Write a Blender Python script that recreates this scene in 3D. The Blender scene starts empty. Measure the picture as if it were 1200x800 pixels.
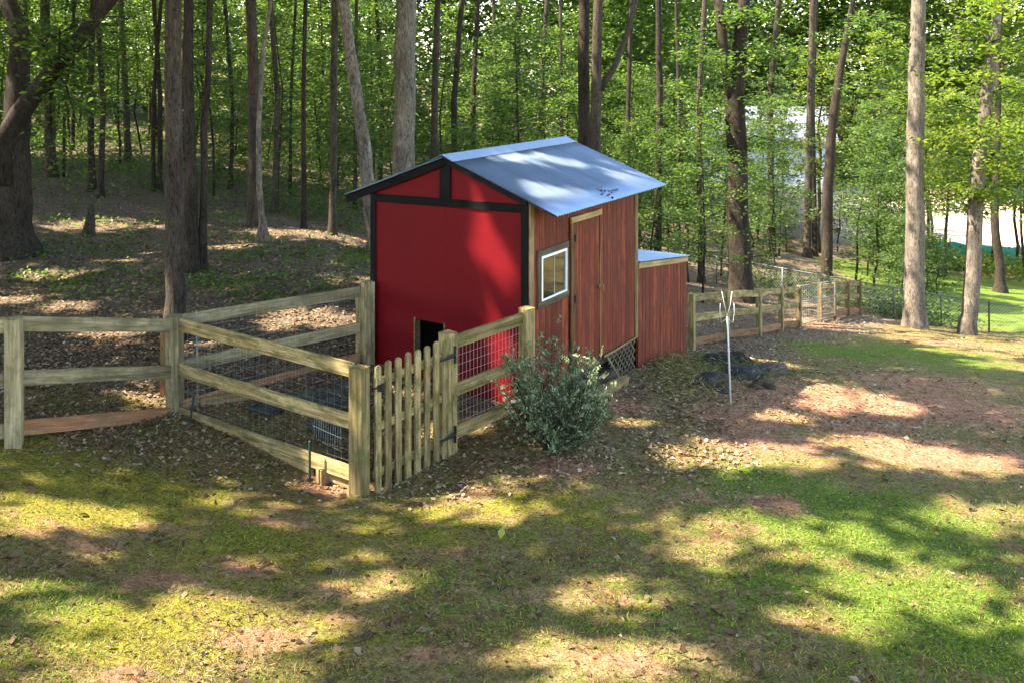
import bpy, math, random
import numpy as np
from mathutils import Vector, Matrix, Quaternion

sc = bpy.context.scene
COL = sc.collection
R = math.radians

# ------------------------------------------------------------------ camera
F, HOR, HC = 1122.0, 64.5, 4.07          # focal length in photo pixels, horizon row, eye height
cam_d = bpy.data.cameras.new('camera')
cam_d.sensor_width = 36.0
cam_d.lens = F / 1200.0 * 36.0
cam_d.shift_y = -(400.0 - HOR) / 1200.0   # perspective-corrected picture: level camera with lens shift
cam_d.clip_start = 0.05
cam_d.clip_end = 900
cam = bpy.data.objects.new('camera', cam_d)
COL.objects.link(cam)
cam.location = (0, 0, HC)
cam.rotation_euler = (R(90), 0, 0)
sc.camera = cam

# ------------------------------------------------------------------ world, sun, exposure
SUN_EL, SUN_AZ = R(52), R(262)            # azimuth clockwise from +Y
SDIR = Vector((math.sin(SUN_AZ) * math.cos(SUN_EL), math.cos(SUN_AZ) * math.cos(SUN_EL), math.sin(SUN_EL)))
w = bpy.data.worlds.new('World'); sc.world = w; w.use_nodes = True
nt = w.node_tree; nt.nodes.clear()
sky = nt.nodes.new('ShaderNodeTexSky'); sky.sky_type = 'NISHITA'; sky.sun_disc = False
sky.sun_elevation = SUN_EL; sky.sun_rotation = SUN_AZ
bg = nt.nodes.new('ShaderNodeBackground'); bg.inputs[1].default_value = 0.15
wo = nt.nodes.new('ShaderNodeOutputWorld')
nt.links.new(sky.outputs[0], bg.inputs[0]); nt.links.new(bg.outputs[0], wo.inputs[0])
sun_d = bpy.data.lights.new('sun', 'SUN'); sun_d.energy = 4.7; sun_d.angle = R(0.6); sun_d.color = (1, .95, .86)
sun = bpy.data.objects.new('sun', sun_d); COL.objects.link(sun)
sun.rotation_euler = (-SDIR).to_track_quat('-Z', 'Y').to_euler()
sun.location = SDIR * 60
sc.view_settings.view_transform = 'Standard'; sc.view_settings.look = 'None'
sc.view_settings.gamma = 1; sc.view_settings.use_curve_mapping = False
sc.view_settings.exposure = 2.75
sc.view_settings.use_white_balance = True; sc.view_settings.white_balance_temperature = 7200
cy = sc.cycles
cy.use_denoising = True
cy.max_bounces = 7; cy.diffuse_bounces = 4; cy.glossy_bounces = 3; cy.transmission_bounces = 4; cy.transparent_max_bounces = 8
cy.sample_clamp_indirect = 6.0
cy.caustics_reflective = False; cy.caustics_refractive = False

rng = np.random.default_rng(7)
rnd = random.Random(5)

# ------------------------------------------------------------------ helpers
def at(px, py, d):
    """world point seen at photo position px,py at depth d (metres along +Y)"""
    return Vector(((px - 600) / F * d, d, HC - d * (py - HOR) / F))

def vnoise(x, y, seed=0):
    r = np.random.default_rng(seed).random((256, 256))
    xi = np.floor(x).astype(int); yi = np.floor(y).astype(int)
    fx = x - xi; fy = y - yi
    fx = fx * fx * (3 - 2 * fx); fy = fy * fy * (3 - 2 * fy)
    a = r[xi & 255, yi & 255]; b = r[(xi + 1) & 255, yi & 255]
    c = r[xi & 255, (yi + 1) & 255]; d = r[(xi + 1) & 255, (yi + 1) & 255]
    return (a * (1 - fx) + b * fx) * (1 - fy) + (c * (1 - fx) + d * fx) * fy

def fbm(x, y, seed=0, octv=4):
    s = 0; a = .5; t = 0
    for i in range(octv):
        s = s + a * vnoise(x * 2 ** i + 13.7 * i, y * 2 ** i - 7.1 * i, seed + i); t += a; a *= .5
    return s / t

class MB:
    """collects polygons for one mesh"""
    def __init__(self): self.v = []; self.f = []; self.m = []
    def add(self, vs, fs, mi=0):
        o = len(self.v); self.v += [tuple(p) for p in vs]
        for f in fs: self.f.append(tuple(i + o for i in f)); self.m.append(mi)
        return self
    def box(self, x0, x1, y0, y1, z0, z1, mi=0):
        v = [(x0,y0,z0),(x1,y0,z0),(x1,y1,z0),(x0,y1,z0),(x0,y0,z1),(x1,y0,z1),(x1,y1,z1),(x0,y1,z1)]
        return self.add(v, [(0,3,2,1),(4,5,6,7),(0,1,5,4),(1,2,6,5),(2,3,7,6),(3,0,4,7)], mi)
    def prism(self, poly, axis, a, b, mi=0):
        """poly: 2D points, extruded from a to b along axis ('x','y','z')"""
        def P(p, t):
            return {'x': (t, p[0], p[1]), 'y': (p[0], t, p[1]), 'z': (p[0], p[1], t)}[axis]
        n = len(poly); vs = [P(p, a) for p in poly] + [P(p, b) for p in poly]
        fs = [tuple(range(n))[::-1], tuple(range(n, 2 * n))] + [(i, (i+1) % n, n + (i+1) % n, n + i) for i in range(n)]
        return self.add(vs, fs, mi)
    def tube(self, pts, rad, n=6, mi=0, cap=True, rough=0, rnd_=None):
        pts = [Vector(p) for p in pts]; rings = []
        if not hasattr(rad, '__len__'): rad = [rad] * len(pts)
        vs = []; fs = []
        up = None
        for i, p in enumerate(pts):
            t = (pts[min(i+1, len(pts)-1)] - pts[max(i-1, 0)]).normalized()
            if up is None:
                up = t.orthogonal().normalized()
            else:
                up = (up - t * up.dot(t))
                up = up.normalized() if up.length > 1e-6 else t.orthogonal().normalized()
            s = t.cross(up)
            for k in range(n):
                a = 2 * math.pi * k / n
                rr = rad[i] * (1 + (rnd_.uniform(-rough, rough) if rough else 0))
                vs.append(p + (up * math.cos(a) + s * math.sin(a)) * rr)
        for i in range(len(pts) - 1):
            for k in range(n):
                k2 = (k + 1) % n
                fs.append((i*n+k, i*n+k2, (i+1)*n+k2, (i+1)*n+k))
        if cap:
            fs.append(tuple(range(n))[::-1]); fs.append(tuple(range((len(pts)-1)*n, len(pts)*n)))
        return self.add(vs, fs, mi)
    def mesh(self, name, smooth=False):
        me = bpy.data.meshes.new(name); me.from_pydata(self.v, [], self.f)
        if any(self.m): me.polygons.foreach_set('material_index', self.m)
        if smooth: me.polygons.foreach_set('use_smooth', [True] * len(me.polygons))
        me.update()
        return me

def link(name, me, mat=None, parent=None, loc=None, rot=None):
    o = bpy.data.objects.new(name, me); COL.objects.link(o)
    if mat is not None and me is not None and not me.materials:
        for m in (mat if isinstance(mat, (list, tuple)) else [mat]): me.materials.append(m)
    if parent is not None: o.parent = parent
    if loc is not None: o.location = loc
    if rot is not None: o.rotation_euler = rot
    return o

def tag(o, label=None, cat=None, group=None, kind=None):
    if label: o['label'] = label
    if cat: o['category'] = cat
    if group: o['group'] = group
    if kind: o['kind'] = kind
    return o

def empty(name, loc, rotz=0):
    o = bpy.data.objects.new(name, None); COL.objects.link(o)
    o.location = loc; o.rotation_euler = (0, 0, rotz); o.empty_display_size = .2
    return o

def copy_tree(o, parent=None):
    c = o.copy(); COL.objects.link(c); c.parent = parent
    for ch in list(o.children): copy_tree(ch, c)
    return c

def board_mesh(L, W, T, seg=3, warp=.003, bev=.004):
    """a sawn board lying along local X with eased edges and a slight warp; centred in Y and Z"""
    m = MB(); prof = [(-W/2, -T/2+bev), (-W/2+bev, -T/2), (W/2-bev, -T/2), (W/2, -T/2+bev), (W/2, T/2-bev), (W/2-bev, T/2), (-W/2+bev, T/2), (-W/2, T/2-bev)]
    vs = []; fs = []; n = 8
    for i in range(seg + 1):
        a = rnd.uniform(-warp, warp) if 0 < i < seg else 0; b = rnd.uniform(-warp, warp) if 0 < i < seg else 0
        for (p, q) in prof: vs.append((-L/2 + L * i / seg, p + a, q + b))
    for i in range(seg):
        for k in range(n):
            k2 = (k+1) % n; fs.append((i*n+k, (i+1)*n+k, (i+1)*n+k2, i*n+k2))
    fs.append(tuple(range(n))); fs.append(tuple(range(seg*n, seg*n+n))[::-1])
    m.add(vs, fs)
    return m.mesh('board')

def board(name, parent, p0, p1, W, T, mat, wdir=(0, 0, 1), seg=3, warp=.003):
    """board from p0 to p1 (parent space); W measured along wdir, T across"""
    p0 = Vector(p0); p1 = Vector(p1); x = (p1 - p0); L = x.length; x = x / L
    y = Vector(wdir); y = (y - x * y.dot(x)).normalized(); z = x.cross(y)
    o = link(name, board_mesh(L, W, T, seg, warp), mat, parent)
    M = Matrix((x, y, z)).transposed().to_4x4(); M.translation = (p0 + p1) / 2
    o.matrix_local = M
    return o

# ------------------------------------------------------------------ materials
MATS = {}
def newmat(name):
    m = bpy.data.materials.new(name); m.use_nodes = True
    nt = m.node_tree; nt.nodes.clear()
    out = nt.nodes.new('ShaderNodeOutputMaterial'); MATS[name] = m
    return m, nt, out

class NT:
    def __init__(self, nt): self.nt = nt
    def n(self, t, **kw):
        nd = self.nt.nodes.new('ShaderNode' + t)
        for k, v in kw.items():
            if k.startswith('i_'):
                key = k[2:]
                nd.inputs[int(key) if key.isdigit() else key.replace('_', ' ')].default_value = v
            else: setattr(nd, k, v)
        return nd
    def l(self, a, b): self.nt.links.new(a, b)
    def ramp(self, fac, stops, interp='LINEAR'):
        r = self.n('ValToRGB'); r.color_ramp.interpolation = interp
        e = r.color_ramp.elements
        while len(e) < len(stops): e.new(.5)
        for k, (p, c) in zip(e, stops): k.position = p; k.color = (*c, 1) if len(c) == 3 else c
        self.l(fac, r.inputs[0]); return r.outputs[0]
    def mix(self, fac, a, b, mode='MIX'):
        m = self.n('MixRGB', blend_type=mode)
        for s, v in ((0, fac), (1, a), (2, b)):
            if hasattr(v, 'is_linked') or hasattr(v, 'links'): self.l(v, m.inputs[s])
            elif s == 0: m.inputs[0].default_value = v
            else: m.inputs[s].default_value = (*v, 1)
        return m.outputs[0]
    def math(self, op, a, b=None, clamp=False):
        m = self.n('Math', operation=op, use_clamp=clamp)
        for i, v in enumerate((a, b)):
            if v is None: continue
            if hasattr(v, 'links'): self.l(v, m.inputs[i])
            else: m.inputs[i].default_value = v
        return m.outputs[0]
    def noise(self, vec, scale, detail=4, rough=.6, dist=0):
        k = self.n('TexNoise'); k.inputs['Scale'].default_value = scale; k.inputs['Detail'].default_value = detail
        k.inputs['Roughness'].default_value = rough; k.inputs['Distortion'].default_value = dist
        if vec is not None: self.l(vec, k.inputs['Vector'])
        return k.outputs['Fac']
    def mapping(self, vec, scale=(1,1,1), rot=(0,0,0), loc=None):
        k = self.n('Mapping'); k.inputs['Scale'].default_value = scale; k.inputs['Rotation'].default_value = rot
        self.l(vec, k.inputs['Vector'])
        if loc is not None: self.l(loc, k.inputs['Location'])
        return k.outputs[0]

def wood_mat(name, cols, rough=.8, gscale=(1.5, 28, 28), bump=.25, stain=None, stain_amt=0, clay_low=None, spec=.1):
    """cols: dark, mid, light ; grain along local X"""
    m, nt, out = newmat(name); N = NT(nt)
    tc = N.n('TexCoord'); oi = N.n('ObjectInfo')
    off = N.n('CombineXYZ'); v = N.math('MULTIPLY', oi.outputs['Random'], 37.0); N.l(v, off.inputs[0]); N.l(v, off.inputs[1])
    vec = N.mapping(tc.outputs['Object'], gscale, loc=off.outputs[0])
    g = N.noise(vec, 1.0, 6, .65, .6)
    big = N.noise(N.mapping(tc.outputs['Object'], (2.2, 5, 5), loc=off.outputs[0]), 1.0, 3, .6)
    col = N.ramp(g, [(.34, cols[0]), (.5, cols[1]), (.66, cols[2])])
    t = N.math('ADD', N.math('MULTIPLY', oi.outputs['Random'], .5), N.math('MULTIPLY', big, .9))
    shade = N.ramp(t, [(.3, (.5, .5, .5)), (.95, (1.2, 1.2, 1.2))])
    col = N.mix(1.0, col, shade, 'MULTIPLY')
    if stain:
        k = N.ramp(N.noise(N.mapping(tc.outputs['Object'], (3, 7, 7), loc=off.outputs[0]), 1.3, 4, .7), [(.45, (0,0,0)), (.62, (1,1,1))])
        col = N.mix(N.math('MULTIPLY', k, min(1, stain_amt * 1.4)), col, stain)
    # knots
    vo = N.n('TexVoronoi'); vo.inputs['Scale'].default_value = 1.0
    N.l(N.mapping(tc.outputs['Object'], (2.6, 9, 9), loc=off.outputs[0]), vo.inputs['Vector'])
    kn = N.ramp(vo.outputs['Distance'], [(.05, (1,1,1)), (.11, (0,0,0))])
    col = N.mix(N.math('MULTIPLY', kn, .6), col, tuple(c * .4 for c in cols[0]))
    b = N.n('BsdfPrincipled'); b.inputs['Roughness'].default_value = rough; b.inputs['Specular IOR Level'].default_value = spec
    N.l(col, b.inputs['Base Color'])
    bp = N.n('Bump'); bp.inputs['Strength'].default_value = bump; bp.inputs['Distance'].default_value = .004
    N.l(g, bp.inputs['Height']); N.l(bp.outputs[0], b.inputs['Normal']); N.l(b.outputs[0], out.inputs[0])
    return m

def plain_mat(name, col, rough=.6, metal=0, var=.12, spec=.4, scale=8, bump=.1):
    m, nt, out = newmat(name); N = NT(nt)
    tc = N.n('TexCoord'); g = N.noise(tc.outputs['Object'], scale, 5, .65)
    c = N.ramp(g, [(.3, tuple(x * (1 - var * 1.6) for x in col)), (.7, tuple(min(1, x * (1 + var)) for x in col))])
    b = N.n('BsdfPrincipled'); b.inputs['Roughness'].default_value = rough; b.inputs['Metallic'].default_value = metal
    b.inputs['Specular IOR Level'].default_value = spec
    N.l(c, b.inputs['Base Color'])
    bp = N.n('Bump'); bp.inputs['Strength'].default_value = bump; bp.inputs['Distance'].default_value = .005
    N.l(g, bp.inputs['Height']); N.l(bp.outputs[0], b.inputs['Normal']); N.l(b.outputs[0], out.inputs[0])
    return m

def leaf_mat(name, stops, trans=.45, tcol=1.6, rough=.45, spec=.22):
    m, nt, out = newmat(name); N = NT(nt)
    ge = N.n('NewGeometry'); oi = N.n('ObjectInfo')
    t = N.math('FRACT', N.math('ADD', ge.outputs['Random Per Island'], N.math('MULTIPLY', oi.outputs['Random'], .37)))
    col = N.ramp(ge.outputs['Random Per Island'], stops)
    sh = N.ramp(oi.outputs['Random'], [(0, (.82, .86, .8)), (1, (1.15, 1.08, 1.1))])
    col = N.mix(1, col, sh, 'MULTIPLY')
    b = N.n('BsdfPrincipled'); b.inputs['Roughness'].default_value = rough; b.inputs['Specular IOR Level'].default_value = spec
    N.l(col, b.inputs['Base Color'])
    tr = N.n('BsdfTranslucent'); N.l(N.mix(1, col, (tcol * .98, tcol, tcol * .5), 'MULTIPLY'), tr.inputs['Color'])
    mx = N.n('MixShader'); mx.inputs[0].default_value = trans
    N.l(b.outputs[0], mx.inputs[1]); N.l(tr.outputs[0], mx.inputs[2]); N.l(mx.outputs[0], out.inputs[0])
    return m

def bark_mat(name, dark, light, scale=1.0, lich=None):
    m, nt, out = newmat(name); N = NT(nt)
    tc = N.n('TexCoord'); oi = N.n('ObjectInfo')
    off = N.n('CombineXYZ'); N.l(N.math('MULTIPLY', oi.outputs['Random'], 50), off.inputs[2])
    v = N.mapping(tc.outputs['Object'], (26 * scale, 26 * scale, 5.5 * scale), loc=off.outputs[0])
    g = N.noise(v, 1.0, 8, .8, 1.6)
    big = N.noise(N.mapping(tc.outputs['Object'], (2.5, 2.5, 1.2), loc=off.outputs[0]), 1, 4, .6)
    col = N.ramp(g, [(.40, tuple(c * .5 for c in dark)), (.5, tuple((a + b) / 2 for a, b in zip(dark, light))), (.60, light)])
    sh = N.ramp(big, [(.3, (.65, .65, .65)), (.7, (1.2, 1.2, 1.2))])
    col = N.mix(1, col, sh, 'MULTIPLY')
    if lich:
        k = N.ramp(N.noise(N.mapping(tc.outputs['Object'], (6, 6, 3), loc=off.outputs[0]), 1, 5, .75), [(.55, (0,0,0)), (.66, (1,1,1))])
        col = N.mix(N.math('MULTIPLY', k, .7), col, lich)
    b = N.n('BsdfPrincipled'); b.inputs['Roughness'].default_value = .9; b.inputs['Specular IOR Level'].default_value = .15
    N.l(col, b.inputs['Base Color'])
    bp = N.n('Bump'); bp.inputs['Strength'].default_value = .9; bp.inputs['Distance'].default_value = .03
    N.l(g, bp.inputs['Height']); N.l(bp.outputs[0], b.inputs['Normal']); N.l(b.outputs[0], out.inputs[0])
    return m

W_PINE = wood_mat('treated_pine', [(.125, .084, .032), (.28, .20, .085), (.42, .315, .15)], stain=(.085, .082, .026), stain_amt=.55)
W_GREY = wood_mat('weathered_pine', [(.14, .106, .055), (.28, .22, .115), (.41, .335, .195)], stain=(.11, .092, .045), stain_amt=.5)
W_CLAY = wood_mat('clay_splashed_pine', [(.17, .070, .034), (.27, .12, .058), (.34, .175, .09)], stain=(.15, .13, .06), stain_amt=.5)
W_NEW = wood_mat('fresh_pine', [(.24, .155, .06), (.37, .25, .115), (.46, .33, .17)], stain=(.18, .15, .06), stain_amt=.5)
W_RED = wood_mat('red_stained_siding', [(.062, .010, .0055), (.15, .027, .012), (.25, .064, .027)], gscale=(.9, 42, 42), bump=.5, rough=.7, stain=(.085, .020, .012), stain_amt=.5, spec=.15)
W_TRIM = wood_mat('tan_trim_wood', [(.12, .08, .035), (.21, .145, .065), (.30, .22, .105)], stain=(.10, .07, .035), stain_amt=.4)
W_DOORT = wood_mat('brown_door_trim', [(.07, .035, .016), (.13, .065, .028), (.20, .11, .05)])
W_BLACK = wood_mat('black_painted_trim', [(.003, .0027, .0024), (.0055, .005, .0045), (.009, .008, .007)], rough=.7, bump=.2, spec=.1)
def red_paint():
    m, nt, out = newmat('red_painted_panel'); N = NT(nt)
    tc = N.n('TexCoord')
    g = N.noise(N.mapping(tc.outputs['Object'], (30, 30, 3)), 1, 5, .65)
    big = N.noise(N.mapping(tc.outputs['Object'], (1.2, 1.2, .8)), 1, 4, .6)
    col = N.mix(big, (.088, .0015, .0036), (.14, .0024, .005))
    fl = N.ramp(N.noise(N.mapping(tc.outputs['Object'], (14, 14, 5)), 1, 6, .8), [(.70, (0,0,0)), (.75, (1,1,1))])
    col = N.mix(N.math('MULTIPLY', fl, .25), col, (.16, .03, .03))
    b = N.n('BsdfPrincipled'); b.inputs['Roughness'].default_value = .6; b.inputs['Specular IOR Level'].default_value = .12
    N.l(col, b.inputs['Base Color'])
    bp = N.n('Bump'); bp.inputs['Strength'].default_value = .35; bp.inputs['Distance'].default_value = .004
    N.l(g, bp.inputs['Height']); N.l(bp.outputs[0], b.inputs['Normal']); N.l(b.outputs[0], out.inputs[0])
    return m
RED = red_paint()
def tin():
    m, nt, out = newmat('galvanised_tin'); N = NT(nt)
    tc = N.n('TexCoord'); oi = N.n('ObjectInfo')
    g = N.noise(tc.outputs['Object'], 3.5, 5, .65)
    st = N.noise(N.mapping(tc.outputs['Object'], (1.2, 14, 1)), 1, 5, .7)
    col = N.mix(g, (.185, .25, .355), (.27, .34, .44))  # blue of the reflected sky is put into the base colour
    rust = N.ramp(N.noise(tc.outputs['Object'], 11, 6, .8), [(.66, (0,0,0)), (.74, (1,1,1))])
    col = N.mix(N.math('MULTIPLY', rust, .5), col, (.22, .13, .08))
    b = N.n('BsdfPrincipled'); b.inputs['Metallic'].default_value = .85
    N.l(N.ramp(st, [(.3, (.30,)*3), (.7, (.46,)*3)]), b.inputs['Roughness'])
    N.l(col, b.inputs['Base Color']); N.l(b.outputs[0], out.inputs[0])
    return m
TIN = tin()
WHITE = plain_mat('white_vinyl', (.78, .78, .76), .45, var=.05)
DARKM = plain_mat('black_iron', (.015, .014, .013), .5, .3)
GALV = plain_mat('galvanised_steel', (.13, .13, .12), .55, .4, var=.1)
WIRE = plain_mat('wire_grey', (.50, .50, .47), .5, .5)
PALE = plain_mat('pale_painted_metal', (.55, .54, .51), .45, .1, var=.08)
INNER = plain_mat('dark_interior', (.02, .017, .015), .9)
PLASTIC = plain_mat('black_plastic', (.025, .026, .028), .55, var=.2)
GREENMAT = plain_mat('green_fabric_mat', (.058, .060, .042), .9, var=.6, scale=9)
TEAL = plain_mat('teal_silt_fabric', (.03, .30, .20), .7, var=.15, scale=1.5)
TANSTRIP = plain_mat('grey_tan_strip', (.085, .08, .06), .9, var=.3)
ROCK = plain_mat('grey_rock', (.040, .036, .030), .95, var=.5, spec=.1, scale=5, bump=.6)
DIRTWOOD = wood_mat('old_stump_wood', [(.03, .022, .015), (.06, .045, .032), (.10, .078, .056)], rough=.95)
HOUSEW = plain_mat('pale_house_siding', (.50, .53, .58), .7, var=.06, scale=.6)
HOUSER = plain_mat('slate_roof', (.12, .13, .15), .8, var=.15, scale=3)
def glass():
    m, nt, out = newmat('window_glass'); N = NT(nt)
    tr = N.n('BsdfTransparent'); tr.inputs[0].default_value = (.75, .78, .74, 1)
    gl = N.n('BsdfGlossy'); gl.inputs['Roughness'].default_value = .03
    fr = N.n('Fresnel'); fr.inputs[0].default_value = 1.6
    mx = N.n('MixShader'); N.l(N.math('ADD', fr.outputs[0], .12), mx.inputs[0]); N.l(tr.outputs[0], mx.inputs[1]); N.l(gl.outputs[0], mx.inputs[2])
    N.l(mx.outputs[0], out.inputs[0]); return m
GLASS = glass()
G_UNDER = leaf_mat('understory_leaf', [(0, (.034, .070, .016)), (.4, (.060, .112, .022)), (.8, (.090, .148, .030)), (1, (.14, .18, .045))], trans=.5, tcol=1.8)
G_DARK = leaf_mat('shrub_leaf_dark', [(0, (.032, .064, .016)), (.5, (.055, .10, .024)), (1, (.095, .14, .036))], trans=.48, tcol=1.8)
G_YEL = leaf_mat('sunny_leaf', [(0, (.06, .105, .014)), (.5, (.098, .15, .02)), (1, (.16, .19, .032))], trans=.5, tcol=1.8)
G_CAN = leaf_mat('canopy_leaf', [(0, (.035, .08, .014)), (1, (.07, .12, .02))], trans=.35, tcol=1.5)
G_BUSH = leaf_mat('grey_green_bush_leaf', [(0, (.07, .095, .045)), (.5, (.13, .165, .085)), (.85, (.22, .26, .15)), (1, (.38, .41, .28))], trans=.3, tcol=1.3, rough=.4)
G_GRASS = leaf_mat('lawn_blade', [(0, (.09, .15, .018)), (.5, (.14, .21, .026)), (.85, (.21, .25, .045)), (1, (.34, .31, .10))], trans=.4, tcol=1.5, rough=.7, spec=.1)
G_DRY = leaf_mat('dry_grass_blade', [(0, (.12, .10, .035)), (.5, (.22, .18, .07)), (1, (.38, .30, .15))], trans=.25, tcol=1.1, rough=.8, spec=.06)
G_LITTER = leaf_mat('dead_leaf', [(0, (.065, .040, .025)), (.35, (.15, .095, .056)), (.7, (.25, .165, .10)), (.93, (.35, .25, .16)), (1, (.46, .35, .24))], trans=.12, tcol=1.1, rough=.8, spec=.04)
G_LITTER2 = leaf_mat('brown_lawn_leaf', [(0, (.05, .030, .018)), (.5, (.11, .068, .040)), (.9, (.19, .125, .075)), (1, (.30, .22, .15))], trans=.08, rough=.85, spec=.04)
G_CRUMB = leaf_mat('leaf_crumb', [(0, (.035, .022, .014)), (.6, (.08, .05, .032)), (1, (.20, .14, .09))], trans=.05, rough=.85, spec=.04)
G_YLEAF = leaf_mat('yellowed_leaf', [(0, (.30, .30, .05)), (1, (.38, .36, .08))], trans=.2, tcol=1.2)
BARK_D = bark_mat('dark_bark', (.012, .009, .0065), (.062, .046, .032))
BARK_M = bark_mat('brown_bark', (.020, .015, .011), (.098, .074, .052))
BARK_L = bark_mat('pale_bark', (.065, .050, .037), (.24, .195, .15), lich=(.30, .255, .20))

# ------------------------------------------------------------------ terrain
CP = []
def cp(px, py, d): p = at(px, py, d); CP.append((p.x, p.y, p.z))
for a in ((17,517,9.35),(205,492,11.1),(421,586,9.42),(440,583,9.55),(525,536,10.45),(655,528,10.25),
          (745,430,13.93),(805,414,15.5),(811,415,17.8),(889,394,21.1),(936,385,23.8),(961,377,25.5),(1003,366,29.4),
          (600,800,5.9),(0,800,5.4),(1200,800,6.3),(300,650,7.7),(0,650,7.2),(600,600,8.85),(900,600,8.95),(1200,600,9.3),
          (1200,480,13.2),(950,500,11.7),(857,476,12.6),(900,440,14.3),(1000,420,17),(1100,420,18),(1200,420,19),(1072,386,26.5),(1135,394,26.5),
          (1159,392,30),(1200,396,29),(1180,345,42),(120,400,12.8),(50,330,16.8),(15,292,18.2),(303,283,18.6),(120,240,24),(250,360,14.3),(400,330,15.3),(400,272,20),(330,438,11.8),
          (1180,305,60),(1180,250,80),(1000,230,85),(900,224,85)): cp(*a)
CP += [(.25,11.3,-.12),(-1.86,12.7,.03),(-.9,12.0,-.08),(-2.0,11.0,-.22),(1.1,12.6,-.28),(7.3,34,-4.1),(0,20,-1.0),(2,26,-2.4),(-10,35,.4),(-30,60,.8),(0,60,-3),(-25,30,.7),
       (20,60,-7.5),(60,60,-8.5),(60,100,-9),(25,100,-8.5),(0,100,-4),(-60,100,1),(40,20,-4),(-40,10,1),(-20,10,.8),(0,-10,.8),(-20,-20,1),(30,-10,-.5),(-9,9,.7),(-9,5,.9),(0,2,.5),(8,3,-.1),
       (-100,160,2),(0,160,-4),(100,160,-8),(-110,0,2),(110,0,-5),(100,-40,-3),(-100,-40,2),(18,25,-3.4)]
CP = np.array(CP)
def _tps(r): return r            # linear radial basis: no overshoot
_n = len(CP)
_D = np.linalg.norm(CP[:, None, :2] - CP[None, :, :2], axis=2)
_A = np.zeros((_n + 3, _n + 3)); _A[:_n, :_n] = _D - np.eye(_n) * .25
_A[:_n, _n] = 1; _A[:_n, _n+1:] = CP[:, :2]; _A[_n, :_n] = 1; _A[_n+1:, :_n] = CP[:, :2].T
_w = np.linalg.solve(_A, np.concatenate([CP[:, 2], [0, 0, 0]]))
def H(x, y):
    x = np.atleast_1d(np.asarray(x, float)); y = np.atleast_1d(np.asarray(y, float)); out = np.empty(x.shape)
    for i in range(0, len(x), 20000):
        a = x[i:i+20000]; b = y[i:i+20000]
        r = np.sqrt((a[:, None] - CP[None, :, 0]) ** 2 + (b[:, None] - CP[None, :, 1]) ** 2 + .16)
        out[i:i+20000] = r @ _w[:_n] + _w[_n] + _w[_n+1] * a + _w[_n+2] * b
    out += (fbm(x * 1.3, y * 1.3, 3, 3) - .5) * .06 + (fbm(x * 5, y * 5, 9, 3) - .5) * .06
    return out
def h1(x, y): return float(H([x], [y])[0])
def ground_at(px, py, d0=5, d1=120):
    """ground point seen at a photo position (march along the line of sight)"""
    ds = np.geomspace(d0, d1, 500); x = (px - 600) / F * ds; z = HC - ds * (py - HOR) / F
    k = np.argmax(z < H(x, ds)); d = ds[max(k, 1)]
    return Vector(((px - 600) / F * d, d, h1((px - 600) / F * d, d)))

xs = np.concatenate([np.linspace(-160, -17, 34), np.linspace(-16.6, 18, 270), np.linspace(18.6, 160, 36)])
ys = np.concatenate([np.linspace(-60, 3.2, 18), np.linspace(3.5, 30, 230), np.linspace(30.6, 70, 50), np.linspace(72, 240, 24)])
GX, GY = np.meshgrid(xs, ys); gx = GX.ravel(); gy = GY.ravel(); gz = H(gx, gy)
nx, ny = len(xs), len(ys)
idx = np.arange(nx * ny).reshape(ny, nx)
quads = np.stack([idx[:-1, :-1], idx[:-1, 1:], idx[1:, 1:], idx[1:, :-1]], -1).reshape(-1, 4)
gm = bpy.data.meshes.new('ground'); gm.vertices.add(nx * ny); gm.vertices.foreach_set('co', np.stack([gx, gy, gz], 1).ravel())
gm.loops.add(quads.size); gm.loops.foreach_set('vertex_index', quads.ravel()); gm.polygons.add(len(quads))
gm.polygons.foreach_set('loop_start', np.arange(0, quads.size, 4)); gm.polygons.foreach_set('use_smooth', np.ones(len(quads), bool))
gm.update(calc_edges=True); gm.validate()

# cover of the soil: where turf, moss, bare clay, leaf litter and pale sand lie
def px_blobs(lst, x, y):
    out = np.zeros(x.shape)
    for (px, py, rx, ry, a) in lst:
        c = ground_at(px, py); e = ground_at(px, py + ry * .9); g2 = ground_at(px, py - ry * .9)
        ryw = max(.15, (g2.y - e.y) / 2); rxw = rx / F * c.y
        out = np.maximum(out, a * np.exp(-(((x - c.x) / rxw) ** 2 + ((y - c.y) / ryw) ** 2)))
    return out
TURF = [(1010,610,170,60,1),(1100,720,150,70,1),(880,560,70,25,.8),(950,690,140,45,.6),(790,720,150,50,.35),(560,690,110,50,.28),(60,700,70,40,.6),(700,640,80,30,.3),(965,408,45,10,1),(1080,415,90,18,.8),(1150,470,90,25,.35),(1190,375,60,25,1.2),(1100,370,60,15,.8),(420,300,30,12,.7),(1000,415,60,10,.8)]
MOSS = [(120,580,170,60,1),(300,640,170,70,.8),(200,740,150,60,.9),(60,540,80,30,1),(480,620,120,50,.7),(600,590,60,25,.8),(430,740,150,60,.5),(680,600,90,40,.6)]
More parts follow.
